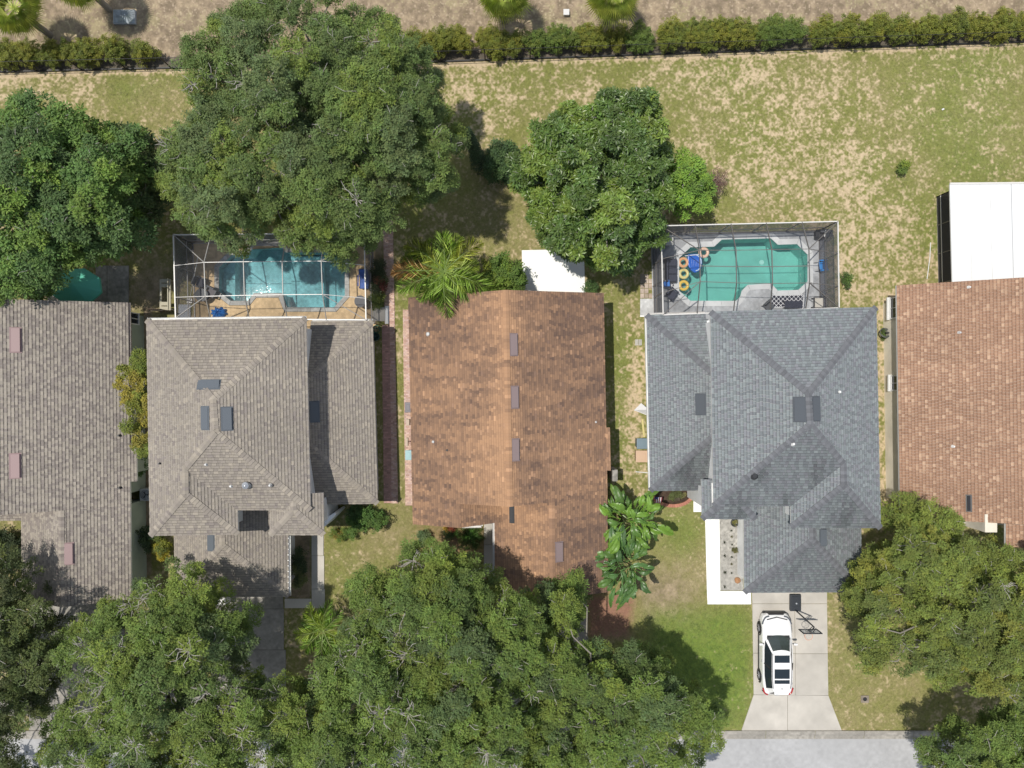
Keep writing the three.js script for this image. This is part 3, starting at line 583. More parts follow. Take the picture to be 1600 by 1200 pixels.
// --- house at the far right: brick-red gable
{
  const h = thing('house', 'brick-red shingled house cut by the right edge, with a cream side wall', 'house');
  const z = 2.6, k = 0.44;
  const A = roofVolume(h, z, k, [
    [[[1401, 446], [1406.5, 809]], [[1401, 446], [1406.5, 809], [1646, 805], [1641, 442]]],
    [[[1881, 438], [1887, 800]], [[1881, 438], [1887, 800], [1646, 805], [1641, 442]]],
    [[[1406.5, 809], [1407, 842]], [[1533, 807.5], [1533, 841], [1647, 841], [1646, 805]]],
  ], [[0, [1641, 442], [1646, 805], 0.4]], styleRed, 61);
  walls(h, [[1401, 452], [1881, 446], [1886, 796], [1406.5, 803]], z, 2.55, M.wallCream, 0.55);
  walls(h, [[1520, 795], [1880, 795], [1880, 832], [1520, 832]], z, 2.5, M.wallCream);
  const wl = W(1401, 600, z).x + 0.55, wx = (y) => mix(W(1401, 446, z).x, W(1406.5, 809, z).x, (y - 446) / 363) + 0.55;
  for (const [a, b] of [[467, 497], [588, 609]]) {
    const x = wx((a + b) / 2) - 0.02; windowX(h, x, 0.95, 2.0, W(0, a, 1).z, W(0, b, 1).z, -1);
    part(h, 'window_sill', box(x - 0.09, 0.82, (W(0, a, 1).z + W(0, b, 1).z) / 2, 0.2, 0.12, (b - a) * 0.0388 + 0.2), M.whitePaint);
  }
  vent(h, A.built[0], [1490, 780], 0.15, 0.85, M.black);
  pipe(h, A.built[0], [1471, 695], 0.05, 0.12, M.whitePaint); pipe(h, A.built[0], [1489, 454], 0.05, 0.12, M.whitePaint); pipe(h, A.built[0], [1478, 522], 0.05, 0.12, M.pipe);
  part(h, 'chimney', prism(P(rect(1508, 795, 1526, 822), 2.6), 2.2, 4.35), M.wallCream);
  part(h, 'porch_beam', prism(P(rect(1412, 810, 1508, 817), 2.55), 2.3, 2.55), M.whitePaint);
}

// ---------------------------------------------------------------- pools, decks, screen enclosures
const screenRoof = new THREE.MeshStandardMaterial({ color: lin(0.09, 0.09, 0.10), roughness: 0.9, transparent: true, opacity: 0.16, side: THREE.DoubleSide });
const screenWall = new THREE.MeshStandardMaterial({ color: lin(0.13, 0.13, 0.15), roughness: 0.9, transparent: true, opacity: 0.66, side: THREE.DoubleSide });
function pool(outline, o) {
  const t = thing('swimming_pool', o.label, 'swimming pool');
  const pl = P(outline), D = o.depth, wall = new Soup(), up = ccwUp(pl);
  for (let i = 0; i < up.length; i++) { const a = up[i], b = up[(i + 1) % up.length]; wall.quad(V(a.x, -D, a.z), V(b.x, -D, b.z), V(b.x, 0.05, b.z), V(a.x, 0.05, a.z)); }
  wall.geo(); part(t, 'basin_wall', wall.geo(), o.plaster);
  part(t, 'basin_floor', prism(pl.map(p => p.clone()), -D - 0.1, -D), o.plaster);
  for (const [ledge, y] of o.ledges) part(t, 'underwater_ledge', prism(P(ledge), -D, y), o.plaster);
  // coping laid in separate pieces round the rim
  const inn = inset(pl, 0.03), outp = (() => { const ctr = pl.map(p => p.clone()); const g = inset(ctr, -o.coping); const g2 = inset(ctr, o.coping); return Math.abs(area2(g)) > Math.abs(area2(g2)) ? g : g2; })();
  const big = offsetOut(pl, o.coping), small = inset(pl, 0.03);
  for (let i = 0; i < pl.length; i++) {
    const j = (i + 1) % pl.length, n = Math.max(1, Math.round(big[i].distanceTo(big[j]) / 0.9));
    for (let k = 0; k < n; k++) { const a = small[i].clone().lerp(small[j], k / n), b = small[i].clone().lerp(small[j], (k + 0.985) / n), c = big[i].clone().lerp(big[j], (k + 0.985) / n), d = big[i].clone().lerp(big[j], k / n); part(t, 'coping_stone', prism([a, b, c, d], 0.02, o.y + 0.03), o.copingMat); }
  }
  const wm = new THREE.MeshPhysicalMaterial({ color: o.tint, roughness: 0.03, transmission: 1, thickness: 0, ior: 1.33, bumpMap: T.wave, bumpScale: 0.0035, side: THREE.DoubleSide });
  struct('pool_water', prism(inset(pl, 0.001), -0.075, -0.07), wm).userData.label = o.water;
  for (const [x, y] of o.lids ?? []) { const q = W(x, y, 0.09); part(t, 'skimmer_lid', new THREE.CylinderGeometry(0.12, 0.12, 0.02, 20).translate(q.x, o.y + 0.035, q.z), std([0.6, 0.61, 0.62], 0.6)); }
  for (const [x, y] of o.drains ?? []) { const q = W(x, y, -D); part(t, 'drain_cover', new THREE.CylinderGeometry(0.14, 0.16, 0.04, 20).translate(q.x, -D + 0.02, q.z), std([0.75, 0.8, 0.8], 0.6)); }
  HARD.push(outline);
}
function offsetOut(pl, d) { const A = inset(pl, d), ps = pl, n = ps.length; return ps.map((p, i) => V(2 * p.x - A[i].x, p.y, 2 * p.z - A[i].z)); }
function deck(outline, hole, y, mat) { HARD.push(outline); struct('pool_deck', prism(P(outline), -0.1, y, [offsetOut(P(hole), 0.26)]), mat); }
const DECK2 = [[300, 378], [586, 378], [588, 520], [304, 520]], DECK4 = [[1017, 365], [1287, 360], [1290, 500], [1020, 505]];
deck(DECK2, POOL2, 0.06, std([0.84, 0.62, 0.37], 0.85, { map: T.mottle, bumpMap: T.grain, bumpScale: 0.003 }));
deck(DECK4, POOL4, 0.06, std([0.56, 0.58, 0.62], 0.85, { map: T.mottle, bumpMap: T.grain, bumpScale: 0.003 }));
pool(POOL2, { label: 'pool with blue water under the overhanging oak, on the peach deck', water: 'blue', depth: 1.5, y: 0.06, coping: 0.24, plaster: std([0.58, 0.80, 0.83], 0.8, { map: T.mottle }), tint: lin(0.82, 0.95, 0.97), copingMat: std([0.56, 0.56, 0.55], 0.8, { map: T.mottle }), drains: [[470, 430]], lids: [[352, 403]], ledges: [[[[343, 419], [362, 400], [362, 470], [343, 455]], -0.55], [[[447, 396], [500, 396], [500, 480], [449, 480]], -0.95]] });
pool(POOL4, { label: 'pool with green-teal water and ring floats on the pale grey deck', water: 'teal', depth: 1.5, y: 0.06, coping: 0.3, plaster: std([0.38, 0.66, 0.62], 0.8, { map: T.soft }), tint: lin(0.82, 0.96, 0.94), copingMat: std([0.72, 0.73, 0.74], 0.8, { map: T.soft }), drains: [[1190, 410]], lids: [[1084, 381.5], [1219, 377.5]], ledges: [[[[1061, 404], [1078, 388], [1078, 470], [1061, 454]], -0.8]] });

function enclosure(label, o) {
  const t = thing('pool_enclosure', label, 'screen enclosure'), zW = o.zW, zT = o.zT, m = o.mat, B = 0.042;
  const N = o.N.map(p => W(...p, zW)), TN = o.TN.map(p => W(...p, zT)), TS = o.TS.map(p => W(...p, zT)), S = o.S.map(p => W(...p, zW));
  const [cNW, cNE, cSE, cSW] = o.corners.map(p => W(...p, zW));
  const beam = (a, b, w = B) => part(t, 'beam', bar(a, b, w, w * 1.8), m);
  const panel = (ps, mat = screenRoof) => { const s = new Soup(); s.poly(ps); part(t, 'screen_panel', s.geo(), mat); };
  const n = TN.length;
  for (const [a, b] of [[cNW, cNE], [cNE, cSE], [cSW, cNW], [cSW, cSE]]) part(t, 'eave_beam', bar(a, b, 0.06, 0.08), o.eave);
  for (let i = 0; i < n; i++) { if (N[i]) beam(N[i], TN[i]); beam(TN[i], TS[i]); if (S[i]) beam(TS[i], S[i]); }
  for (let i = 0; i + 1 < n; i++) {
    for (const [L, z] of [[TN, 0], [TS, 0]]) part(t, 'purlin', bar(L[i], L[i + 1], 0.032, 0.045), o.purlin);
    if (o.mid) { const k = (a) => TN[a].clone().lerp(TS[a], 0.5); part(t, 'purlin', bar(k(i), k(i + 1), 0.04, 0.04), m); }
    panel([N[i], N[i + 1], TN[i + 1], TN[i]]); panel([TN[i], TN[i + 1], TS[i + 1], TS[i]]); panel([TS[i], TS[i + 1], S[i + 1], S[i]]);
  }
  for (const [a, b] of [[cNW, TN[0]], [cSW, TS[0]], [cNE, TN[n - 1]], [cSE, TS[n - 1]]]) beam(a, b);
  for (const [c1, c2, a, b] of [[cNW, cSW, TN[0], TS[0]], [cNE, cSE, TN[n - 1], TS[n - 1]]]) {
    const q1 = c1.clone().lerp(c2, 0.37), q2 = c1.clone().lerp(c2, 0.75);
    part(t, 'purlin', bar(q1, a, 0.032, 0.045), o.purlin); part(t, 'purlin', bar(q2, b, 0.032, 0.045), o.purlin);
    panel([c1, a, q1]); panel([q1, a, b, q2]); panel([q2, b, c2]);
  }
  panel([cNW, N[0], TN[0]]); panel([cNE, TN[n - 1], N[n - 1]]); panel([cSW, TS[0], S[0]]); panel([cSE, S[n - 1], TS[n - 1]]);
  // walls
  const dn = (p, y) => V(p.x, y, p.z);
  for (const row of [[cNW, ...N, cNE], [cNW, cNW.clone().lerp(cSW, 0.37), cNW.clone().lerp(cSW, 0.75), cSW], [cNE, cNE.clone().lerp(cSE, 0.37), cNE.clone().lerp(cSE, 0.75), cSE]]) {
    row.forEach((p, i) => {
      part(t, 'post', bar(dn(p, 0), dn(p, zW), 0.05, 0.05), m);
      if (i + 1 < row.length) { const q = row[i + 1]; panel([dn(p, 0.1), dn(q, 0.1), q, p], screenWall); part(t, 'chair_rail', bar(dn(p, 0.95), dn(q, 0.95), 0.05, 0.05), m); part(t, 'bottom_rail', bar(dn(p, 0.08), dn(q, 0.08), 0.06, 0.07), m); }
    });
  }
}
enclosure('white framed screen enclosure over the blue pool, partly under the oak', {
  zW: 2.6, zT: 3.6, mat: std([0.30, 0.29, 0.28], 0.45), eave: M.alu, purlin: M.alu,
  corners: [[271, 367], [569, 364], [572, 500], [274.5, 497]],
  N: [[330, 366], [388, 366], [447, 365], [507, 365]], TN: [[319, 410], [380.5, 409], [441, 408.5], [502, 408]], TS: [[321, 463], [382, 461.5], [442, 460.5], [504, 460]], S: [[329, 497], [389, 496], [449, 500], [510, 500]] });
enclosure('dark bronze screen enclosure over the green-teal pool', {
  zW: 2.6, zT: 3.7, mat: M.bronze, eave: M.alu, purlin: M.bronze, mid: true,
  corners: [[1033, 353], [1309, 346], [1311, 481], [1036, 492]],
  N: [[1086, 351.5], [1142, 350], [1197, 348.5], [1253, 347]], TN: [[1093, 391], [1150, 391], [1206, 390], [1264, 389]], TS: [[1094, 440], [1151, 442], [1207, 443], [1265, 442]], S: [[1089, 490], [1146, 488], [1203, 485], [1259, 482]] });
{ // white roofed lanai at the right edge
  const t = thing('lanai', 'flat white panelled roof over dark screens behind the brick-red house', 'screened porch');
  const z = 2.75, x0 = 1484, xs = [1484, 1515, 1547, 1579.5, 1611, 1643, 1675, 1707];
  for (let i = 0; i + 1 < xs.length; i++) { const g = i === 3 ? 0.8 : 0.15; part(t, 'roof_panel', prism(P([[xs[i] + g, 288 - i * 0.3], [xs[i + 1] - 0.1, 288 - i * 0.3], [xs[i + 1] + 4, 446], [xs[i] + 4 + g, 446]], z), z - 0.09, z - 0.002 * (i % 2)), M.sheetRoof); }
  part(t, 'gutter', bar(W(1484, 287, z), W(1707, 285, z), 0.1, 0.1), M.alu);
  for (let i = 1; i + 1 < xs.length; i++) if (i !== 3) part(t, 'rib', bar(W(xs[i], 289 - i * 0.3, z + 0.008), W(xs[i] + 4, 445, z + 0.008), 0.035, 0.02), M.whitePaint);
  part(t, 'seam', bar(W(1580, 289, z - 0.06), W(1584, 445, z - 0.06), 0.06, 0.02), M.darkGrey);
  for (const x of [1500, 1531, 1566, 1590]) { const a = W(x, 289, z); part(t, 'gutter_strap', box(a.x, z + 0.012, a.z, 0.04, 0.02, 0.14), M.whitePaint); }
  const A = W(1463, 308, 0), Bq = W(1466, 443, 0);
  const dn = (p, y) => V(p.x, y, p.z), rows = [[A, A.clone().lerp(Bq, 0.33), A.clone().lerp(Bq, 0.66), Bq], [A, A.clone().add(V(3.5, 0, 0)), A.clone().add(V(7, 0, 0))]];
  const sc = new THREE.MeshStandardMaterial({ color: lin(0.03, 0.03, 0.035), roughness: 0.9, transparent: true, opacity: 0.85, side: THREE.DoubleSide });
  for (const r of rows) r.forEach((p, i) => { part(t, 'post', bar(dn(p, 0), dn(p, 2.65), 0.05, 0.05), M.bronze); if (i + 1 < r.length) { const q = r[i + 1], s = new Soup(); s.quad(dn(p, 0.05), dn(q, 0.05), dn(q, 2.65), dn(p, 2.65)); part(t, 'screen_panel', s.geo(), sc); part(t, 'chair_rail', bar(dn(p, 0.45), dn(q, 0.45), 0.05, 0.05), M.alu); } });
  const fl = [[1463, 308], [1700, 306], [1700, 450], [1466, 450]]; HARD.push(fl); part(t, 'floor', prism(P(fl), -0.1, 0.05), M.oldConcrete);
}

// ---------------------------------------------------------------- things on the decks
function ring(px, py, col, label, lit) { const c = W(px, py, 0.05), g = new THREE.TorusGeometry(0.245, 0.095, 12, 36); g.rotateX(Math.PI / 2); const t = tag(part(scene, numbered('float_ring'), g.translate(c.x, 0.005, c.z), std(col, 0.35)), label, 'pool float', 'ring floats in the teal pool'); return t; }
ring(1068, 410, [0.74, 0.40, 0.20], 'orange ring float beside the blue lounger, topmost of three in a row');
ring(1068.5, 427.5, [0.72, 0.62, 0.26], 'pale yellow ring float, middle one of three in a row');
ring(1068.5, 446, [0.76, 0.52, 0.10], 'deep yellow ring float, lowest of three in a row');
ring(1100, 394.5, [0.80, 0.55, 0.42], 'pale peach ring float lying apart from the other rings');
{ // blue float lounger
  const c = W(1085, 411), t = thing('float_lounger', 'bright blue inflatable lounger floating beside the orange ring', 'pool float', null, V(c.x, 0, c.z));
  const blue = std([0.01, 0.12, 0.55], 0.3), pale = std([0.55, 0.68, 0.85], 0.35);
  const s = new THREE.Shape(); s.moveTo(-0.38, -0.5); s.lineTo(0.1, -0.52); s.quadraticCurveTo(0.44, -0.42, 0.42, 0); s.quadraticCurveTo(0.4, 0.5, 0.02, 0.55); s.quadraticCurveTo(-0.3, 0.4, -0.38, 0);
  const g = new THREE.ExtrudeGeometry(s, { depth: 0.1, bevelEnabled: true, bevelThickness: 0.05, bevelSize: 0.05, bevelSegments: 3 }); g.rotateX(Math.PI / 2); g.translate(0, 0.02, 0);
  part(t, 'body', g, blue);
  const arc = new THREE.CatmullRomCurve3([[-0.3, -0.46], [0.12, -0.47], [0.36, -0.25], [0.38, 0.1], [0.24, 0.42], [0.05, 0.5]].map(([x, y]) => V(x, 0.09, y)));
  part(t, 'tube_rim', new THREE.TubeGeometry(arc, 30, 0.035, 8), pale);
  for (let i = 0; i < 5; i++) part(t, 'rib', rod(V(-0.2 + i * 0.1, 0.08, -0.2), V(-0.16 + i * 0.1, 0.08, 0.22), 0.03, 0.03, 8), blue);
  part(t, 'bar', rod(V(-0.62, 0.1, -0.42), V(0.35, 0.12, -0.52), 0.03, 0.03, 8), std([0.7, 0.74, 0.8], 0.4));
}
function armchair(px, py, turn, label, mat, cush, group, name = 'patio_chair') {
  const c = W(px, py, 0), t = thing(name, label, 'chair', group, V(c.x, 0.06, c.z)); t.rotation.y = turn;
  part(t, 'seat', box(0, 0.36, 0.03, 0.5, 0.12, 0.52, 0.04), cush); const b = box(0, 0.66, -0.27, 0.52, 0.5, 0.1, 0.04); part(t, 'backrest', b, mat);
  for (const s of [-1, 1]) { part(t, 'armrest', box(s * 0.3, 0.56, 0, 0.08, 0.06, 0.56, 0.02), mat); for (const z of [-0.24, 0.24]) part(t, 'leg', box(s * 0.29, 0.27, z, 0.05, 0.54, 0.05), mat); }
  return t;
}
armchair(318, 443, 1.2, 'dark grey patio chair left of the blue pool, farther from the house', M.darkGrey, std([0.11, 0.11, 0.13], 0.8));
armchair(335, 458, -0.5, 'dark grey patio chair at the blue pool corner nearest the house', M.darkGrey, std([0.13, 0.12, 0.13], 0.8));
{
  const c = W(322, 463, 0), t = thing('patio_table', 'small dark patio table beside the two dark grey chairs', 'table', null, V(c.x, 0.06, c.z));
  part(t, 'tabletop', new THREE.CylinderGeometry(0.4, 0.4, 0.04, 28).translate(0, 0.6, 0), M.darkGrey); part(t, 'stem', rod(V(0, 0, 0), V(0, 0.6, 0), 0.05), M.darkGrey); part(t, 'foot', new THREE.CylinderGeometry(0.22, 0.25, 0.03, 20).translate(0, 0.015, 0), M.darkGrey);
  const c2 = W(567, 473, 0), u = thing('patio_table', 'round charcoal table beside the blue lounge chair', 'table', null, V(c2.x, 0.06, c2.z));
  part(u, 'tabletop', new THREE.CylinderGeometry(0.36, 0.36, 0.04, 28).translate(0, 0.7, 0), std([0.10, 0.10, 0.11], 0.6)); for (let i = 0; i < 4; i++) { const a = i * 1.571 + 0.7; part(u, 'leg', rod(V(Math.cos(a) * 0.25, 0, Math.sin(a) * 0.25), V(Math.cos(a) * 0.18, 0.7, Math.sin(a) * 0.18), 0.018), M.darkGrey); }
  const c3 = W(571, 439, 0), l = thing('lounge_chair', 'blue sling lounge chair against the right screen wall of the peach deck', 'chair', null, V(c3.x, 0.06, c3.z));
  const bl = std([0.03, 0.10, 0.42], 0.7);
  part(l, 'seat', box(0, 0.32, 0.15, 0.56, 0.05, 0.75, 0.02), bl); const bk = box(0, 0, 0, 0.56, 0.05, 0.55, 0.02); bk.rotateX(0.7); bk.translate(0, 0.5, -0.4); part(l, 'backrest', bk, bl);
  for (const s of [-1, 1]) { part(l, 'armrest', box(s * 0.33, 0.5, 0.05, 0.06, 0.04, 0.7), bl); for (const z of [-0.45, 0.48]) part(l, 'leg', rod(V(s * 0.31, 0, z), V(s * 0.29, 0.5, z * 0.9), 0.02), M.darkGrey); }
  for (let i = 0; i < 4; i++) part(l, 'strap', box(-0.18 + i * 0.12, 0.352, 0.15, 0.02, 0.008, 0.74), std([0.2, 0.3, 0.6], 0.6));
}
{ // crumpled blue tarp
  const c = W(343, 489, 0), g = new THREE.SphereGeometry(1, 40, 24), p = g.attributes.position;
  for (let i = 0; i < p.count; i++) { const x = p.getX(i), y = p.getY(i), z = p.getZ(i), k = 0.78 + 0.5 * (fbm(x * 2.2 + 5, z * 2.2 + y * 1.7 + 9, 4) - 0.5) + 0.12 * Math.sin(9 * Math.atan2(z, x)); p.setXYZ(i, x * k * 0.55, Math.max(0, y * k * 0.45), z * k * 0.42); }
  g.computeVertexNormals(); g.translate(c.x, 0.06, c.z); tag(part(scene, numbered('tarp'), g, std([0.01, 0.13, 0.42], 0.4)), 'crumpled bright blue tarp heaped on the peach deck by the house', 'tarp');
  const m = W(289, 486, 0); tag(part(scene, numbered('floor_mat'), box(m.x, 0.07, m.z, 0.75, 0.02, 0.8, 0.008), std([0.42, 0.45, 0.50], 0.9)), 'pale grey mat in the corner of the peach deck', 'mat');
  const a = W(309, 402, 1.6), b = W(296, 470, 0.1); const sp = thing('skimmer_pole', 'thin white pole leaning across the left end of the enclosure', 'pole'); part(sp, 'shaft', rod(a, b, 0.022), M.whitePaint); part(sp, 'net_head', box(b.x, 0.09, b.z, 0.34, 0.02, 0.3, 0.008), M.alu);
}
{ // furniture by the teal pool
  const dk = std([0.035, 0.04, 0.065], 0.8), c = W(1046, 424, 0), t = thing('outdoor_sofa', 'long navy outdoor sofa along the left screen wall', 'sofa', null, V(c.x, 0.06, c.z));
  part(t, 'base', box(0.02, 0.16, 0, 0.7, 0.3, 1.5, 0.03), M.darkGrey); for (let i = -1; i < 2; i++) part(t, 'seat_cushion', box(0.08, 0.37, i * 0.48, 0.56, 0.14, 0.46, 0.05), dk);
  part(t, 'backrest', box(-0.3, 0.5, 0, 0.14, 0.5, 1.5, 0.05), dk);
  const cu = W(1041, 443, 0.5); tag(part(scene, numbered('cushion'), box(cu.x, 0.58, cu.z, 0.4, 0.14, 0.42, 0.06, 0.15), std([0.05, 0.2, 0.6], 0.8)), 'bright blue cushion at the end of the navy sofa', 'cushion');
  armchair(1047, 461, 0.9, 'navy armchair turned towards the teal pool, below the sofa', dk, dk);
  const st = W(1043, 378, 0), q = thing('storage_box', 'pale grey storage box in the top left corner of the enclosure', 'box', null, V(st.x, 0.06, st.z)); part(q, 'body', box(0, 0.25, 0, 0.42, 0.5, 0.6, 0.03), std([0.42, 0.42, 0.42], 0.7)); part(q, 'lid', box(0, 0.53, 0, 0.46, 0.06, 0.64, 0.02), std([0.55, 0.54, 0.52], 0.7));
  // rugs with a white lattice
  const lattice = (w, h, s, hx, hy) => tex(256, (u, v) => { const x = (u - 0.5) * w, y = (v - 0.5) * h, a = Math.abs(((x + y) / s % 1 + 1) % 1 - 0.5), b = Math.abs(((x - y) / s % 1 + 1) % 1 - 0.5), edge = Math.abs(x) > w / 2 - 0.035 || Math.abs(y) > h / 2 - 0.035; return (a < 0.09 || b < 0.09 || edge) ? [0.85, 0.85, 0.86] : [0.13, 0.14, 0.2]; });
  const rug = (px, py, w, h, label) => { const p = W(px, py, 0.07), g = new THREE.BoxGeometry(w, 0.014, h), tx = lattice(w, h, 0.27); tx.repeat.set(1, 1); g.translate(p.x, 0.068, p.z); const j = plain(g); j.userData.keepuv = true; const m = new THREE.Mesh(j, new THREE.MeshStandardMaterial({ map: tx, roughness: 0.95 })); m.name = numbered('rug'); m.castShadow = m.receiveShadow = true; scene.add(m); tag(m, label, 'rug'); };
  rug(1230, 470.5, 2.0, 0.8, 'navy and white lattice rug under the black table by the house'); rug(1053, 439, 0.36, 1.7, 'narrow navy and white lattice runner between sofa and pool');
  const b = W(1235, 477, 0), bt = thing('patio_table', 'black rectangular table standing on the lattice rug', 'table', null, V(b.x, 0.07, b.z)); part(bt, 'tabletop', box(0, 0.42, 0, 1.1, 0.04, 0.42, 0.01), std([0.03, 0.032, 0.05], 0.4)); for (const s of [-1, 1]) for (const k of [-1, 1]) part(bt, 'leg', box(s * 0.5, 0.2, k * 0.17, 0.04, 0.4, 0.04), M.black);
  const e = W(1275, 474, 0), ch = thing('lounge_chair', 'cream cushioned chair with a black back rail beside the lattice rug', 'chair', null, V(e.x, 0.06, e.z)); part(ch, 'seat', box(0, 0.34, 0, 0.6, 0.14, 0.6, 0.05), std([0.55, 0.52, 0.47], 0.85)); part(ch, 'back_rail', box(0, 0.62, -0.32, 0.8, 0.08, 0.06, 0.02), M.black); for (const s of [-1, 1]) { part(ch, 'armrest', box(s * 0.34, 0.5, 0.03, 0.06, 0.05, 0.62, 0.015), M.black); for (const k of [-0.27, 0.27]) part(ch, 'leg', box(s * 0.33, 0.24, k, 0.05, 0.48, 0.05), M.black); }
  const g = W(1281, 369, 0), gr = thing('grill', 'black gas grill in the top right corner of the grey deck', 'grill', null, V(g.x - 0.1, 0.06, g.z)); part(gr, 'cabinet', box(0, 0.4, 0, 0.62, 0.8, 0.5, 0.03), M.black); part(gr, 'lid', new THREE.CylinderGeometry(0.25, 0.25, 0.6, 20, 1, false, 0, Math.PI).rotateZ(Math.PI / 2).rotateX(-Math.PI / 2).translate(0, 0.8, 0), M.darkGrey); part(gr, 'handle', rod(V(-0.06, 0.95, 0.24), V(0.0, 1.02, -0.18), 0.03), M.whitePaint); for (const s of [-1, 1]) part(gr, 'side_shelf', box(s * 0.42, 0.8, 0, 0.2, 0.03, 0.42), M.black);
  const f = W(1280, 417, 0), fc = thing('folding_chair', 'bright blue folding chair beyond the right end of the teal pool', 'chair', null, V(f.x, 0.06, f.z)); fc.rotation.y = 1.7; const bl = std([0.02, 0.2, 0.55], 0.6);
  part(fc, 'seat', box(0, 0.42, 0.05, 0.48, 0.03, 0.46), bl); const bk = box(0, 0, 0, 0.48, 0.5, 0.03); bk.rotateX(-0.35); bk.translate(0, 0.68, -0.3); part(fc, 'backrest', bk, bl); for (const s of [-1, 1]) { part(fc, 'armrest', box(s * 0.3, 0.6, 0, 0.09, 0.03, 0.5), bl); part(fc, 'leg', rod(V(s * 0.27, 0, 0.3), V(s * 0.27, 0.8, -0.3), 0.018), M.darkGrey); part(fc, 'leg', rod(V(s * 0.27, 0, -0.35), V(s * 0.27, 0.6, 0.25), 0.018), M.darkGrey); }
  const h = W(1197, 479, 0); const um = thing('patio_chair', 'charcoal chair half hidden under the blue-grey eave', 'chair', null, V(h.x, 0.06, h.z)); um.rotation.y = 0.75; part(um, 'seat', box(0, 0.4, 0, 0.5, 0.08, 0.5, 0.03), M.darkGrey); part(um, 'backrest', box(0, 0.65, -0.26, 0.5, 0.45, 0.06, 0.02), M.darkGrey); for (const s of [-1, 1]) for (const k of [-1, 1]) part(um, 'leg', box(s * 0.22, 0.2, k * 0.22, 0.04, 0.4, 0.04), M.darkGrey);
}

// ---------------------------------------------------------------- leaves, trees, shrubs
// a spray of small folded leaves round a short twig; the spray points up
function sprayGeo(n, len, wid, rad, seed, droop = 0) {
  const r = rng(seed), s = new Soup();
  for (let i = 0; i < n; i++) {
    const a = i * 2.4 + r() * 0.8, rad0 = rad * Math.sqrt((i + 0.5) / n), y = rr(r, -0.35, 0.35) * rad;
    const base = V(Math.cos(a) * rad0 * 0.6, y, Math.sin(a) * rad0 * 0.6), el = rr(r, -0.35, 0.75) - droop;
    const d = V(Math.cos(a) * Math.cos(el), Math.sin(el), Math.sin(a) * Math.cos(el)), L = len * rr(r, 0.75, 1.25);
    let side = V(-Math.sin(a), 0, Math.cos(a)).applyAxisAngle(d, rr(r, -0.8, 0.8));
    const mid = base.clone().addScaledVector(d, L * 0.5); mid.y -= wid * 0.12; const tip = base.clone().addScaledVector(d, L); tip.y -= L * 0.12;
    const l = mid.clone().addScaledVector(side, wid / 2), q = mid.clone().addScaledVector(side, -wid / 2); l.y += wid * 0.2; q.y += wid * 0.2;
    s.tri(base, l, tip); s.tri(base, tip, q);
  }
  return uvm(s.geo());
}
const SP = {
  oak: sprayGeo(18, 0.12, 0.05, 0.18, 1), oak2: sprayGeo(14, 0.15, 0.06, 0.2, 2), broad: sprayGeo(12, 0.18, 0.085, 0.2, 3, 0.1), magnolia: sprayGeo(10, 0.24, 0.11, 0.16, 4),
  small: sprayGeo(14, 0.08, 0.042, 0.1, 5), lance: sprayGeo(12, 0.26, 0.05, 0.12, 6), twiggy: sprayGeo(8, 0.09, 0.03, 0.16, 7),
};
const LM = { oak: leafMat(0.28), gloss: leafMat(0.28, 0.42), soft: leafMat(0.4) };
const Q0 = new THREE.Quaternion(), M4 = new THREE.Matrix4(), UP = V(0, 1, 0);
class Leaves { // gathers instances
  constructor() { this.m = []; this.c = []; }
  add(p, up, yaw, s, col) {
    Q0.setFromUnitVectors(UP, up); const q = Q0.clone().multiply(new THREE.Quaternion().setFromAxisAngle(UP, yaw));
    this.m.push(new THREE.Matrix4().compose(p, q, V(s, s, s))); this.c.push(col);
  }
  build(parent, name, geo, mat) {
    const im = new THREE.InstancedMesh(geo, mat, this.m.length); im.name = name; im.castShadow = im.receiveShadow = true;
    const col = new THREE.Color(); this.m.forEach((m, i) => { im.setMatrixAt(i, m); im.setColorAt(i, col.setRGB(...this.c[i])); });
    im.userData.kind = 'stuff'; parent.add(im); return im;
  }
}
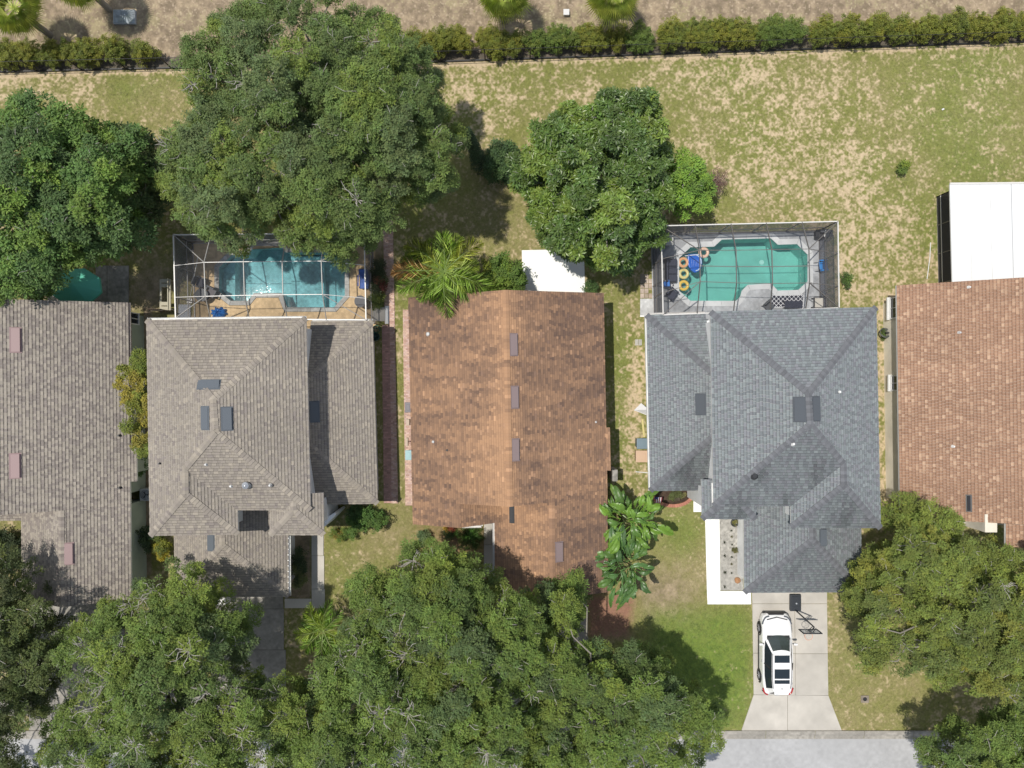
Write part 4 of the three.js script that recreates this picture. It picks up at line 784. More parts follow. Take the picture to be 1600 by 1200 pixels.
// fills one clump (a flattened dome of sprays) of a crown
function clump(L, r, c, R, n, tint, o) {
  const leaf = (p, d) => {
    const up = V(d.x * 0.55 + rr(r, -0.5, 0.5), Math.abs(d.y) * 0.4 + 0.7, d.z * 0.55 + rr(r, -0.5, 0.5)).normalize(), g = rr(r, 0.7, 1.3), w = rr(r, -1, 1);
    L.add(p, up, r() * 6.28, rr(r, 0.7, 1.25) * o.size, [tint[0] * g * (1 + 0.1 * w), tint[1] * g, tint[2] * g * (1 - 0.1 * w)]);
  };
  const nt = o.twig ? Math.round(5 + R * 8) : 0, tw = [];
  for (let i = 0; i < nt; i++) { const a = r() * 6.28, u = rr(r, -0.15, 0.95); tw.push([V(Math.cos(a) * Math.sqrt(1 - u * u), u * o.flat, Math.sin(a) * Math.sqrt(1 - u * u)), R * rr(r, 0.7, 1.35), rr(r, -0.5, 0.5)]); }
  for (let i = 0; i < n; i++) {
    if (nt && r() < 0.68) { // along a leafy twig, thinning to its end
      const [d, len, curl] = tw[Math.floor(r() * nt)], t = 0.25 + 0.75 * Math.sqrt(r()), q = len * t, w = R * 0.2 * (1.15 - t * 0.7);
      leaf(V(c.x + d.x * q - d.z * curl * q * t + rr(r, -w, w), c.y + d.y * q - 0.12 * q * t + rr(r, -w, w) * 0.7, c.z + d.z * q + d.x * curl * q * t + rr(r, -w, w)), d);
    } else {
      const a = r() * 6.2832, u = Math.pow(r(), 0.8) * 1.35 - 0.35, q = Math.sqrt(Math.max(0, 1 - u * u)), d = V(q * Math.cos(a), u, q * Math.sin(a));
      const k = R * (0.45 + 0.5 * Math.sqrt(r())) * (0.75 + 0.5 * vn(d.x * 2.2 + c.x * 3 + 50, d.z * 2.2 + c.z * 3 + 50));
      leaf(V(c.x + d.x * k, c.y + d.y * k * o.flat, c.z + d.z * k), d);
    }
  }
}
function limb(gs, r, a, b, ra, rb, bend = 0.12, seg = 5) { // a crooked tapering branch
  let prev = a.clone(), L = a.distanceTo(b);
  for (let i = 1; i <= seg; i++) {
    const t = i / seg, p = a.clone().lerp(b, t); p.y += Math.sin(t * Math.PI) * L * 0.08; if (i < seg) p.add(V(rr(r, -1, 1), rr(r, -0.5, 0.5), rr(r, -1, 1)).multiplyScalar(L * bend * 0.5));
    gs.push(rod(prev, p, mix(ra, rb, (i - 1) / seg), mix(ra, rb, t), ra > 0.06 ? 8 : 5)); prev = p;
  }
}
// A tree whose crown fills an outline (photo pixels); each point of it stands at its own height.
function tree(name, label, o) {
  const r = rng(o.seed), root = W(...o.root, 0), t = thing(name, label, 'tree');
  const xs = o.outline.map(p => p[0]), ys = o.outline.map(p => p[1]), x0 = Math.min(...xs), x1 = Math.max(...xs), y0 = Math.min(...ys), y1 = Math.max(...ys);
  const clumps = [], step = o.step, pxm = 26;
  for (let tries = 0; tries < 9000; tries++) {
    const x = rr(r, x0, x1), y = rr(r, y0, y1); if (!inPoly(x, y, o.outline)) continue;
    const e = edgeDist(x, y, o.outline), R0 = rr(r, o.R[0], o.R[1]);
    if (e < R0 * pxm * 0.7) continue;
    if (clumps.some(q => Math.hypot(q.x - x, q.y - y) < step * pxm * (0.75 + 0.5 * q.k))) continue;
    const k = clamp(e / (o.dome ?? 110)), h = mix(o.z[0], o.z[1], Math.sqrt(1 - (1 - k) * (1 - k))) + rr(r, -1.5, 1.0) * (o.rough ?? 1);
    clumps.push({ x, y, R: R0, k: r(), h, p: W(x, y, h) });
  }
  // small outer tufts give a broken outline
  const outer = [];
  for (let i = 0; i < o.outline.length; i++) {
    const a = o.outline[i], b = o.outline[(i + 1) % o.outline.length], n = Math.max(1, Math.round(Math.hypot(b[0] - a[0], b[1] - a[1]) / 15));
    for (let k = 0; k < n; k++) { const t2 = (k + r()) / n, x = mix(a[0], b[0], t2) + rr(r, -7, 7), y = mix(a[1], b[1], t2) + rr(r, -7, 7), h = o.z[0] + rr(r, -0.4, 1.2); outer.push({ x, y, R: rr(r, 0.35, 0.7), h, p: W(x, y, h) }); }
  }
  const L = new Leaves(), trunk = [], limbs = [], twigs = [];
  const top = V(root.x, o.z[0] * 0.55, root.z);
  limb(trunk, r, V(root.x, -0.1, root.z), top, o.trunk, o.trunk * 0.75, 0.06, 4);
  trunk.push(rod(V(root.x, -0.1, root.z), V(root.x, 0.3, root.z), o.trunk * 1.5, o.trunk, 10));
  const mains = []; const nm = o.mains ?? 7;
  for (let i = 0; i < nm; i++) { const a = i * 6.283 / nm + r(), ctr = clumps.length ? clumps[Math.floor(r() * clumps.length)].p : top; const p = V(mix(root.x, ctr.x, 0.5), mix(top.y, o.z[1], 0.45), mix(root.z, ctr.z, 0.5)); mains.push(p); limb(limbs, r, top, p, o.trunk * 0.5, o.trunk * 0.28, 0.16); }
  for (const c of clumps) {
    let best = mains[0]; for (const m of mains) if (m.distanceTo(c.p) < best.distanceTo(c.p)) best = m;
    limb(limbs, r, best, V(c.p.x, c.p.y - 0.2, c.p.z), o.trunk * 0.22, 0.025, 0.14);
    const bare = o.sparse && r() < o.sparse, tw = bare ? 11 : o.twigs ?? 4;
    for (let i = 0; i < tw; i++) { const a = r() * 6.28, k = c.R * rr(r, 0.7, 1.08), u = rr(r, 0.1, 0.8); limb(twigs, r, V(c.p.x, c.p.y, c.p.z), V(c.p.x + Math.cos(a) * k * 0.9, c.p.y + u * k * 0.8 + 0.1, c.p.z + Math.sin(a) * k * 0.9), bare ? 0.03 : 0.022, 0.009, 0.3, 3); }
    const tint0 = o.tints[Math.floor(Math.pow(r(), 1.3) * o.tints.length)], tk = rr(r, 0.88, 1.14), tint = tint0.map(v => v * tk);
    const n = Math.round(o.density * c.R * c.R * (bare ? 0.35 : 1));
    clump(L, r, c.p, c.R, n, tint, { flat: 0.72, size: o.size ?? 1, twig: 1 });
    if (r() < (o.under ?? 0.45)) clump(L, r, V(c.p.x + rr(r, -0.8, 0.8), c.p.y - rr(r, 1.0, 1.9), c.p.z + rr(r, -0.8, 0.8)), c.R * 0.95, Math.round(n * 0.45), tint.map(v => v * 0.95), { flat: 0.6, size: o.size ?? 1 });
  }
  for (const c of outer) if (r() < 0.6 && inPoly(c.x, c.y, o.outline)) clump(L, r, c.p, c.R, Math.round(o.density * c.R * c.R * 0.9) + 6, o.tints[Math.floor(r() * o.tints.length)], { flat: 0.7, size: (o.size ?? 1) * 0.95 });
  part(t, 'trunk', trunk, M.bark); part(t, 'limbs', limbs, M.bark); if (twigs.length) part(t, 'twigs', twigs, M.twig, 'stuff');
  const geo = o.geo ?? [SP.oak, SP.oak2];
  L.build(t, 'crown', geo[0], o.mat ?? LM.oak);
  return t;
}
// A shrub: one or more lobes of sprays over short stems
function shrub(name, label, category, group, o) {
  const r = rng(o.seed), c = W(o.at[0], o.at[1], 0), t = thing(name, label, category, group, c);
  const L = new Leaves(), stems = [], n = o.lobes ?? 5, [rx, rz] = o.r, lean = o.lean ?? 0;
  for (let i = 0; i < n; i++) {
    const a = i * 2.4 + r(), k = n === 1 ? 0 : Math.sqrt((i + 0.3) / n) * 0.62, p = V(Math.cos(a) * k * rx, o.h * rr(r, 0.55, 0.75), Math.sin(a) * k * rz), R = Math.min(rx, rz) * rr(r, 0.5, 0.7) * (n === 1 ? 1.6 : 1);
    limb(stems, r, V(p.x * 0.2, -0.05, p.z * 0.2), p, 0.03, 0.012, 0.15, 3);
    const tint = o.tints[Math.floor(r() * o.tints.length)];
    clump(L, r, p, R, Math.round((o.density ?? 260) * R * R + 12), tint, { flat: Math.max(0.5, o.h * 0.45 / R * 1.0), size: o.size ?? 1, twig: o.box ? 0 : 1 });
    clump(L, r, V(p.x, o.h * 0.3, p.z), R * 0.95, Math.round((o.density ?? 260) * R * R * 0.5), tint, { flat: o.h * 0.35 / R, size: o.size ?? 1 });
  }
  part(t, 'stems', stems, M.bark); L.build(t, 'foliage', o.geo ?? SP.small, o.mat ?? LM.soft);
  return t;
}
const OAK = [[0.145, 0.215, 0.048], [0.165, 0.241, 0.051], [0.13, 0.194, 0.048], [0.198, 0.27, 0.043], [0.15, 0.212, 0.07]];
const OAKF = [[0.148, 0.222, 0.037], [0.163, 0.239, 0.039], [0.125, 0.192, 0.039], [0.189, 0.254, 0.037], [0.117, 0.178, 0.054]];

tree('oak_tree', 'huge spreading grey-green oak overhanging the blue pool enclosure', {
  seed: 101, root: [480, 235], trunk: 0.4, z: [5, 10], dome: 130, R: [0.59, 1.28], step: 1.05, density: 235, tints: OAK, twigs: 3, mains: 9, sparse: 0.19,
  outline: [[430, -25], [385, 15], [335, 35], [292, 65], [290, 110], [285, 140], [308, 165], [300, 200], [252, 220], [242, 270], [262, 305], [285, 340], [340, 372], [385, 396], [412, 372], [430, 345], [455, 385], [490, 394], [530, 392], [585, 386], [603, 345], [630, 312], [690, 300], [716, 262], [722, 215], [690, 180], [682, 140], [668, 90], [640, 55], [600, 35], [560, 15], [525, -25]] });
tree('shade_tree', 'dense bright green broad-leaved tree at the left edge, behind the grey-brown house', {
  seed: 102, root: [85, 320], trunk: 0.25, z: [3, 7], dome: 90, R: [0.53, 1.04], step: 0.86, density: 170, geo: [SP.broad, SP.broad], twigs: 2, under: 0.5,
  tints: [[0.13, 0.229, 0.039], [0.105, 0.198, 0.042], [0.157, 0.256, 0.036], [0.088, 0.161, 0.039]],
  outline: [[-60, 190], [0, 185], [35, 152], [85, 150], [125, 185], [160, 200], [200, 205], [232, 222], [228, 262], [205, 300], [215, 340], [225, 372], [205, 392], [165, 396], [132, 412], [100, 424], [76, 452], [40, 466], [0, 470], [-70, 450]] });
tree('dark_tree', 'darker small tree between the bright broad-leaved tree and the huge oak', {
  seed: 112, root: [230, 300], trunk: 0.12, z: [2.2, 4], dome: 40, R: [0.40, 0.72], step: 0.76, density: 150, geo: [SP.broad], twigs: 2,
  tints: [[0.074, 0.121, 0.03], [0.095, 0.146, 0.033]], outline: [[175, 205], [215, 195], [255, 210], [270, 260], [262, 320], [245, 350], [222, 345], [205, 290], [185, 250]] });
tree('magnolia_tree', 'round glossy green tree standing behind the white concrete patio', {
  seed: 103, root: [925, 295], trunk: 0.22, z: [2.8, 6.5], dome: 95, R: [0.49, 0.96], step: 0.79, density: 190, geo: [SP.magnolia, SP.magnolia], mat: LM.gloss, twigs: 3, under: 0.6,
  tints: [[0.116, 0.193, 0.039], [0.147, 0.234, 0.042], [0.101, 0.165, 0.042], [0.179, 0.256, 0.045]],
  outline: [[822, 225], [845, 195], [880, 182], [905, 158], [935, 148], [962, 152], [978, 132], [1015, 138], [1012, 170], [1028, 205], [1044, 250], [1048, 300], [1032, 335], [1022, 378], [990, 400], [965, 432], [945, 420], [915, 395], [868, 392], [850, 355], [832, 320], [806, 285], [800, 255]] });
tree('oak_tree', 'street oak in the bottom left corner, its crown cut by the left edge', {
  seed: 104, root: [10, 1020], trunk: 0.25, z: [3, 6.5], dome: 80, R: [0.53, 1.04], step: 0.89, density: 150, twigs: 3, tints: [[0.105, 0.143, 0.033], [0.126, 0.165, 0.038], [0.084, 0.11, 0.03]],
  outline: [[-80, 880], [-20, 858], [10, 840], [28, 880], [45, 915], [78, 955], [98, 995], [88, 1035], [82, 1070], [72, 1115], [34, 1150], [26, 1200], [20, 1260], [-80, 1260]] });
tree('oak_tree', 'street oak in front of the two left houses, shading the second driveway', {
  seed: 105, root: [255, 1060], trunk: 0.32, z: [4, 9], dome: 110, R: [0.53, 1.12], step: 0.95, density: 200, twigs: 3, sparse: 0.27, tints: OAKF,
  outline: [[205, 925], [245, 880], [300, 880], [330, 930], [365, 950], [385, 1000], [380, 1040], [420, 1055], [475, 1065], [495, 1130], [495, 1190], [490, 1260], [62, 1260], [72, 1190], [78, 1140], [118, 1085], [82, 1020], [110, 985], [155, 955]] });
tree('oak_tree', 'big street oak in front of the orange-brown house', {
  seed: 106, root: [640, 1050], trunk: 0.38, z: [4, 9.5], dome: 115, R: [0.56, 1.16], step: 0.95, density: 215, twigs: 3, sparse: 0.22, tints: OAKF,
  outline: [[470, 1085], [505, 1030], [540, 985], [555, 935], [545, 905], [590, 890], [620, 862], [672, 850], [715, 872], [760, 880], [790, 912], [815, 930], [850, 915], [868, 950], [850, 1010], [845, 1080], [835, 1150], [850, 1260], [440, 1260], [452, 1160]] });
tree('oak_tree', 'street oak left of the white car, throwing its shadow on the bright lawn', {
  seed: 107, root: [955, 1075], trunk: 0.34, z: [3.6, 8], dome: 95, R: [0.53, 1.04], step: 0.94, density: 215, twigs: 3, sparse: 0.17, tints: OAKF,
  outline: [[838, 945], [868, 912], [905, 905], [915, 935], [895, 970], [925, 1000], [955, 990], [965, 1020], [990, 1010], [1022, 1022], [1062, 1035], [1070, 1065], [1105, 1085], [1118, 1115], [1138, 1140], [1120, 1158], [1090, 1165], [1104, 1205], [1100, 1260], [800, 1260], [812, 1150], [830, 1040]] });
tree('oak_tree', 'street oak right of the driveway, hiding the front of the brick-red house', {
  seed: 108, root: [1490, 960], trunk: 0.36, z: [3.6, 8], dome: 110, R: [0.56, 1.12], step: 0.99, density: 225, twigs: 3, sparse: 0.15, tints: [[0.179, 0.229, 0.039], [0.206, 0.26, 0.042], [0.147, 0.193, 0.042], [0.252, 0.275, 0.045]],
  outline: [[1338, 885], [1385, 855], [1400, 832], [1418, 800], [1455, 787], [1488, 803], [1500, 825], [1540, 838], [1570, 855], [1620, 835], [1690, 850], [1690, 1105], [1590, 1100], [1530, 1085], [1482, 1075], [1458, 1062], [1428, 1022], [1402, 1035], [1372, 1052], [1352, 1040], [1348, 1010], [1322, 1005], [1338, 968], [1325, 930]] });
tree('oak_tree', 'street oak in the bottom right corner, overhanging the kerb', {
  seed: 109, root: [1560, 1160], trunk: 0.3, z: [3, 7], dome: 90, R: [0.53, 1.04], step: 0.97, density: 215, twigs: 3, sparse: 0.15, tints: OAKF,
  outline: [[1432, 1150], [1470, 1140], [1520, 1125], [1570, 1112], [1690, 1115], [1690, 1270], [1470, 1270], [1462, 1200], [1445, 1178]] });
tree('young_tree', 'bright green bushy young tree tucked against the round glossy tree', { seed: 201, root: [1068, 300], trunk: 0.09, z: [1.8, 3.2], dome: 45, R: [0.45, 0.8], step: 0.85, density: 190, geo: [SP.broad], size: 0.9, twigs: 2, mains: 4, rough: 0.5, tints: [[0.2, 0.34, 0.04], [0.23, 0.36, 0.045], [0.16, 0.28, 0.04]],
  outline: [[1046, 250], [1068, 242], [1092, 256], [1106, 280], [1112, 305], [1098, 325], [1075, 332], [1050, 322], [1040, 300]] });
shrub('twiggy_shrub', 'sparse reddish-brown twiggy shrub beside the bright green young tree', 'shrub', null, { seed: 202, at: [1113, 288], r: [0.75, 1.0], h: 1.4, lobes: 5, density: 90, geo: SP.twiggy, tints: [[0.195, 0.105, 0.09], [0.15, 0.09, 0.083]] });
shrub('hedge', 'dark green clipped hedge between the huge oak and the round glossy tree', 'hedge', null, { seed: 203, at: [792, 262], r: [1.7, 1.3], h: 1.6, lobes: 8, density: 210, geo: SP.broad, size: 0.7, tints: [[0.083, 0.158, 0.038], [0.068, 0.135, 0.036]] });
{ // leaning cypress
  const r = rng(77), a = W(752, 262, 0), t = thing('cypress_tree', 'slim dark columnar tree leaning out beside the huge oak', 'tree', null, a), L = new Leaves(), b = W(731, 203, 4.4).sub(a);
  for (let i = 0; i < 900; i++) { const k = Math.pow(r(), 0.8), rad = (0.5 * (1 - k) + 0.1) * Math.sqrt(r()), an = r() * 6.28, p = b.clone().multiplyScalar(k); p.x += Math.cos(an) * rad; p.z += Math.sin(an) * rad; p.y += 0.15; const g = rr(r, 0.7, 1.3); L.add(p, V(Math.cos(an) * 0.6, 0.8, Math.sin(an) * 0.6).normalize(), r() * 6, rr(r, 0.7, 1.1), [0.05 * g, 0.10 * g, 0.03 * g]); }
  part(t, 'trunk', rod(V(0, -0.1, 0), b, 0.07, 0.02), M.bark); L.build(t, 'crown', SP.small, LM.soft);
}
shrub('laurel_bush', 'lush green bush between the feather palm and the white patio', 'shrub', null, { seed: 204, at: [787, 437], r: [1.7, 1.15], h: 2.2, lobes: 9, density: 200, geo: SP.broad, size: 0.75, tints: [[0.144, 0.243, 0.033], [0.205, 0.304, 0.033], [0.288, 0.344, 0.03]] });
tree('tall_bush', 'tall yellow-green bush squeezed between the two left houses, leaning over the left roof', { seed: 205, root: [224, 640], trunk: 0.08, z: [3.4, 4.4], dome: 30, R: [0.4, 0.6], step: 0.6, density: 330, geo: [SP.small], size: 1.2, twigs: 1, mains: 3, rough: 0.3, tints: [[0.25, 0.27, 0.03], [0.32, 0.28, 0.035], [0.19, 0.24, 0.03]],
  outline: [[172, 602], [184, 578], [205, 562], [236, 560], [240, 700], [225, 708], [208, 692], [194, 662], [180, 632]] });
shrub('side_bush', 'fresh green shrub below the yellow-green bush between the two left houses', 'shrub', null, { seed: 206, at: [232, 718], r: [0.55, 1.1], h: 1.6, lobes: 5, density: 150, geo: SP.broad, size: 0.7, tints: [[0.12, 0.24, 0.045], [0.09, 0.18, 0.038]] });
shrub('croton_shrub', 'yellow croton at the garage corner of the two-storey grey-brown house', 'shrub', null, { seed: 207, at: [260, 852], r: [0.5, 1.0], h: 1.1, lobes: 5, density: 170, geo: SP.lance, size: 0.7, tints: [[0.48, 0.42, 0.038], [0.3, 0.33, 0.038], [0.195, 0.24, 0.045]] });
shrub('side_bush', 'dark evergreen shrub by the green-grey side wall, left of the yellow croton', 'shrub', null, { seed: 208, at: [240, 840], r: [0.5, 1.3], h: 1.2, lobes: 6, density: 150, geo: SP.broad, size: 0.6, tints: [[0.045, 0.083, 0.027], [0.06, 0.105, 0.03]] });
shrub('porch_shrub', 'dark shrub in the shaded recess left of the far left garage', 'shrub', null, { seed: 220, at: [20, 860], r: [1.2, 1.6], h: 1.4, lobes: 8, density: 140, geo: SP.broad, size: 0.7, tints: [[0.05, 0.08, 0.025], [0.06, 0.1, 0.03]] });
shrub('entry_bush', 'mid green bush at the front corner of the grey-brown wing', 'shrub', null, { seed: 209, at: [570, 805], r: [1.7, 0.85], h: 1.3, lobes: 9, density: 190, geo: SP.small, size: 1.1, tints: [[0.098, 0.203, 0.03], [0.128, 0.232, 0.036], [0.075, 0.15, 0.03]] });
shrub('flowering_bush', 'low yellow-green flowering bush at the lawn edge beside the entry', 'shrub', null, { seed: 210, at: [535, 833], r: [1.05, 0.5], h: 0.7, lobes: 6, density: 190, geo: SP.lance, size: 0.55, tints: [[0.3, 0.33, 0.045], [0.165, 0.255, 0.038], [0.36, 0.285, 0.045]] });
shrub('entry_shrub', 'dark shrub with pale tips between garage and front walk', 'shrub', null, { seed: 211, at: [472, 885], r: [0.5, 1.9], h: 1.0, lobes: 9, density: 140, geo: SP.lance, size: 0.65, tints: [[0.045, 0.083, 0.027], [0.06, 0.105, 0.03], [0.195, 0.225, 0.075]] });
shrub('ground_shrub', 'small leafy yellow-green shrub alone on the sandy back lawn', 'shrub', null, { seed: 212, at: [1406, 263], r: [0.38, 0.55], h: 0.6, lobes: 4, density: 200, geo: SP.broad, size: 0.6, tints: [[0.225, 0.3, 0.03], [0.15, 0.225, 0.03]] });
shrub('ground_shrub', 'green weed clump outside the right wall of the teal pool enclosure', 'shrub', null, { seed: 213, at: [1317, 438], r: [0.3, 0.7], h: 0.7, lobes: 5, density: 200, geo: SP.broad, size: 0.55, tints: [[0.12, 0.217, 0.03], [0.09, 0.165, 0.03]] });
shrub('patio_shrub', 'leafy shrub at the right corner of the white patio', 'shrub', null, { seed: 214, at: [921, 452], r: [0.5, 0.55], h: 0.9, lobes: 4, density: 180, geo: SP.broad, size: 0.55, tints: [[0.075, 0.15, 0.03], [0.105, 0.195, 0.033]] });
shrub('front_shrub', 'pale green low shrub in the front bed of the orange-brown house', 'shrub', null, { seed: 215, at: [664, 838], r: [0.55, 0.5], h: 0.6, lobes: 5, density: 170, geo: SP.small, tints: [[0.165, 0.24, 0.09], [0.135, 0.21, 0.075]] });
shrub('croton_shrub', 'red and yellow croton beside the spiky cycad', 'shrub', null, { seed: 216, at: [703, 830], r: [0.4, 0.5], h: 0.6, lobes: 5, density: 170, geo: SP.lance, size: 0.5, tints: [[0.33, 0.075, 0.03], [0.51, 0.33, 0.03], [0.09, 0.15, 0.03]] });
shrub('screen_shrub', 'red-leaved cordyline row along the brick path by the pool enclosure', 'shrub', null, { seed: 217, at: [594, 440], r: [0.45, 1.7], h: 1.1, lobes: 9, density: 150, geo: SP.lance, size: 0.75, tints: [[0.24, 0.075, 0.053], [0.075, 0.105, 0.038], [0.33, 0.15, 0.075], [0.105, 0.15, 0.045]] });
shrub('screen_shrub', 'yellow-green leafy plant at the lower end of the red-leaved row', 'shrub', null, { seed: 218, at: [592, 468], r: [0.45, 0.5], h: 0.9, lobes: 4, density: 150, geo: SP.lance, size: 0.8, tints: [[0.195, 0.255, 0.045], [0.15, 0.21, 0.045]] });
shrub('bed_shrub', 'mixed low plants inside the curved brick border', 'shrub', null, { seed: 219, at: [1056, 774], r: [0.85, 0.32], h: 0.4, lobes: 8, density: 220, geo: SP.small, size: 0.8, tints: [[0.24, 0.225, 0.075], [0.135, 0.165, 0.045], [0.45, 0.27, 0.045], [0.15, 0.12, 0.075]] });

// the row of clipped shrubs along the black fence
const hedgeTints = [[0.225, 0.25, 0.022], [0.19, 0.23, 0.024], [0.25, 0.26, 0.022]], hedgeGreen = [[0.15, 0.225, 0.03], [0.18, 0.24, 0.03]];
[[14, 24, 0, 'second plant'], [54, 22, 0], [95, 22, 0], [140, 30, 0], [190, 15, 0], [232, 15, 0], [652, 20, 0], [700, 42, 0], [780, 36, 0], [838, 16, 1], [876, 24, 1], [922, 26, 0], [962, 12, 0], [996, 20, 1], [1044, 20, 0], [1092, 26, 0], [1130, 20, 0], [1162, 22, 0], [1196, 20, 1], [1226, 26, 1], [1278, 20, 0], [1318, 20, 0], [1360, 22, 0], [1402, 20, 0], [1440, 20, 0], [1478, 22, 0], [1518, 18, 0], [1562, 22, 0], [1600, 20, 0]].forEach(([x, w, g], i) => {
  const y = fenceY(x) - (x < 300 ? 19 : 20) + 4 * (lat[i] - 0.5);
  const ord = ['first', 'second', 'third', 'fourth', 'fifth', 'sixth', 'seventh', 'eighth', 'ninth', 'tenth', 'eleventh', 'twelfth', 'thirteenth', 'fourteenth', 'fifteenth', 'sixteenth', 'seventeenth', 'eighteenth', 'nineteenth', 'twentieth', 'twenty-first', 'twenty-second', 'last'];
  const isol = { 4: 'left one of the two separate round shrubs by the fence at the left', 5: 'right one of the two separate round shrubs by the fence at the left', 7: 'longest olive shrub of the fence row, just right of the huge oak' }[i];
  const s = shrub('fence_shrub', isol ?? `${g ? 'fresh green' : 'yellow-olive'} clipped shrub, ${i < 6 ? `${ord[i]} from the left in the fence row left of the oak` : `${ord[i - 6]} from the left in the fence row right of the oak`}`, 'shrub', 'clipped shrubs along the black fence',
    { seed: 300 + i, at: [x, y], r: [w * 0.056, 0.74 + 0.2 * lat[i + 9]], h: 0.95 + 0.45 * lat[i + 20], lobes: Math.max(6, Math.round(w / 2.6)), density: 330, geo: SP.small, size: 0.9, tints: g ? hedgeGreen : hedgeTints });
});
// black chain-link fence behind that row
{
  const t = thing('chain_link_fence', 'low black mesh fence running along the shrub row at the top', 'fence'), bl = std([0.02, 0.02, 0.022], 0.5);
  const net = new THREE.MeshStandardMaterial({ color: lin(0.02, 0.02, 0.022), roughness: 0.8, transparent: true, opacity: 0.10, side: THREE.DoubleSide });
  const pts = []; for (let x = -60; x <= 1680; x += 70) pts.push(W(x - 22, fenceY(x - 22), 0));
  const Z = 1.45;
  pts.forEach((p, i) => {
    part(t, 'post', [rod(V(p.x, -0.1, p.z), V(p.x, Z, p.z), 0.04, 0.04, 8), rod(V(p.x, Z, p.z), V(p.x, Z + 0.05, p.z), 0.045, 0.01, 8)], bl);
    if (i + 1 < pts.length) { const q = pts[i + 1]; part(t, 'rail', rod(V(p.x, Z - 0.04, p.z), V(q.x, Z - 0.04, q.z), 0.016, 0.016, 6), bl); part(t, 'bottom_rail', bar(V(p.x, 0.06, p.z), V(q.x, 0.06, q.z), 0.09, 0.12), bl); const s = new Soup(); s.quad(V(p.x, 0.1, p.z), V(q.x, 0.1, q.z), V(q.x, Z - 0.05, q.z), V(p.x, Z - 0.05, p.z)); part(t, 'mesh_panel', s.geo(), net); }
  });
}

// ---------------------------------------------------------------- palms, cycad, banana leaves
function featherFrond(parent, r, base, yaw, len, rise, droop, tint, o = {}) {
  const s = new Soup(), n = o.n ?? 46, dir = V(Math.cos(yaw), 0, Math.sin(yaw)), sd = V(-dir.z, 0, dir.x), pts = [], sweep = rr(r, -0.22, 0.22) * len * (o.sweep ?? 0);
  for (let i = 0; i <= n; i++) { const t = i / n; pts.push(V(base.x + dir.x * len * t * (1 - 0.12 * t), base.y + rise * Math.sin(t * 1.6) - droop * t * t * t, base.z + dir.z * len * t * (1 - 0.12 * t)).addScaledVector(sd, sweep * (t * t - t))); }
  for (let i = 0; i < n; i++) { const w = mix(0.018, 0.004, i / n); s.col = o.rachis ?? grow(tint, 0.95); s.quad(pts[i].clone().addScaledVector(sd, w), pts[i + 1].clone().addScaledVector(sd, w), pts[i + 1].clone().addScaledVector(sd, -w), pts[i].clone().addScaledVector(sd, -w)); }
  for (let i = o.from ?? 5; i < n; i++) for (const k of [-1, 1]) {
    const t = i / n, L = (o.leaf ?? 0.62) * Math.sin(Math.PI * (0.12 + 0.86 * t)) * rr(r, 0.85, 1.1) + 0.06, p = pts[i], a = 0.95 - 0.5 * t + (o.sweep ? rr(r, -0.32, 0.32) : 0), lw = o.w ?? 0.024; if (o.sweep && r() < 0.16) continue;
    const d = sd.clone().multiplyScalar(k * Math.sin(a)).addScaledVector(dir, Math.cos(a)); const g = o.sweep ? rr(r, 0.55, 1.45) : rr(r, 0.75, 1.25);
    const tip = p.clone().addScaledVector(d, L); tip.y += rr(r, -0.3, 0.15) * L + (o.vee ?? 0) * L; const m = p.clone().addScaledVector(d, L * 0.5); m.y += 0.06 * L + (o.vee ?? 0) * L * 0.6;
    s.col = grow(tint, g); const f = dir.clone().multiplyScalar(lw); s.tri(p, m.clone().add(f), tip); s.tri(p, tip, m.clone().sub(f));
  }
  const g = s.geo(), m = part(parent, 'frond', g, palmMat); return m;
}
const palmMat = new THREE.MeshPhysicalMaterial({ color: 0xffffff, vertexColors: true, roughness: 0.55, transmission: 0.25, thickness: 0, side: THREE.DoubleSide });
{
  const r = rng(400), t = thing('queen_palm', 'feather palm behind the orange-brown house, one frond over its roof', 'palm'), c = W(694, 424, 4.2);
  const trunkBase = V(c.x + 0.2, -0.1, c.z + 0.1), gs = []; limb(gs, r, trunkBase, V(c.x, 4.1, c.z), 0.17, 0.13, 0.02, 6); part(t, 'trunk', gs, M.palmTrunk);
  const tips = [[702, 500, 3.3], [634, 385, 2.6], [622, 455, 2.6], [755, 380, 2.8], [778, 462, 3.0], [722, 372, 3.2], [655, 470, 3.0], [668, 378, 3.4], [742, 468, 3.4], [612, 428, 1.8], [690, 365, 3.2], [748, 415, 3.8], [640, 408, 3.2], [716, 398, 4.4], [675, 446, 4.3], [728, 452, 4.2], [650, 425, 3.0], [745, 438, 3.2], [705, 378, 3.0], [668, 462, 3.2], [686, 478, 3.4], [632, 402, 2.6]];
  tips.forEach(([x, y, z], i) => { const q = W(x, y, z), dx = q.x - c.x, dz = q.z - c.z, L = Math.hypot(dx, dz) * 1.12; const yel = i === 9 ? [0.42, 0.25, 0.08] : (i === 3 || i === 1) ? [0.42, 0.46, 0.06] : i % 2 ? [0.36, 0.46, 0.07] : [0.28, 0.42, 0.06]; featherFrond(t, r, c, Math.atan2(dz, dx), L, L * 0.28, L * 0.28 + (c.y - z), yel, { leaf: 0.85, w: 0.026, n: 100, sweep: 1, rachis: [0.16, 0.24, 0.04] }); });
}
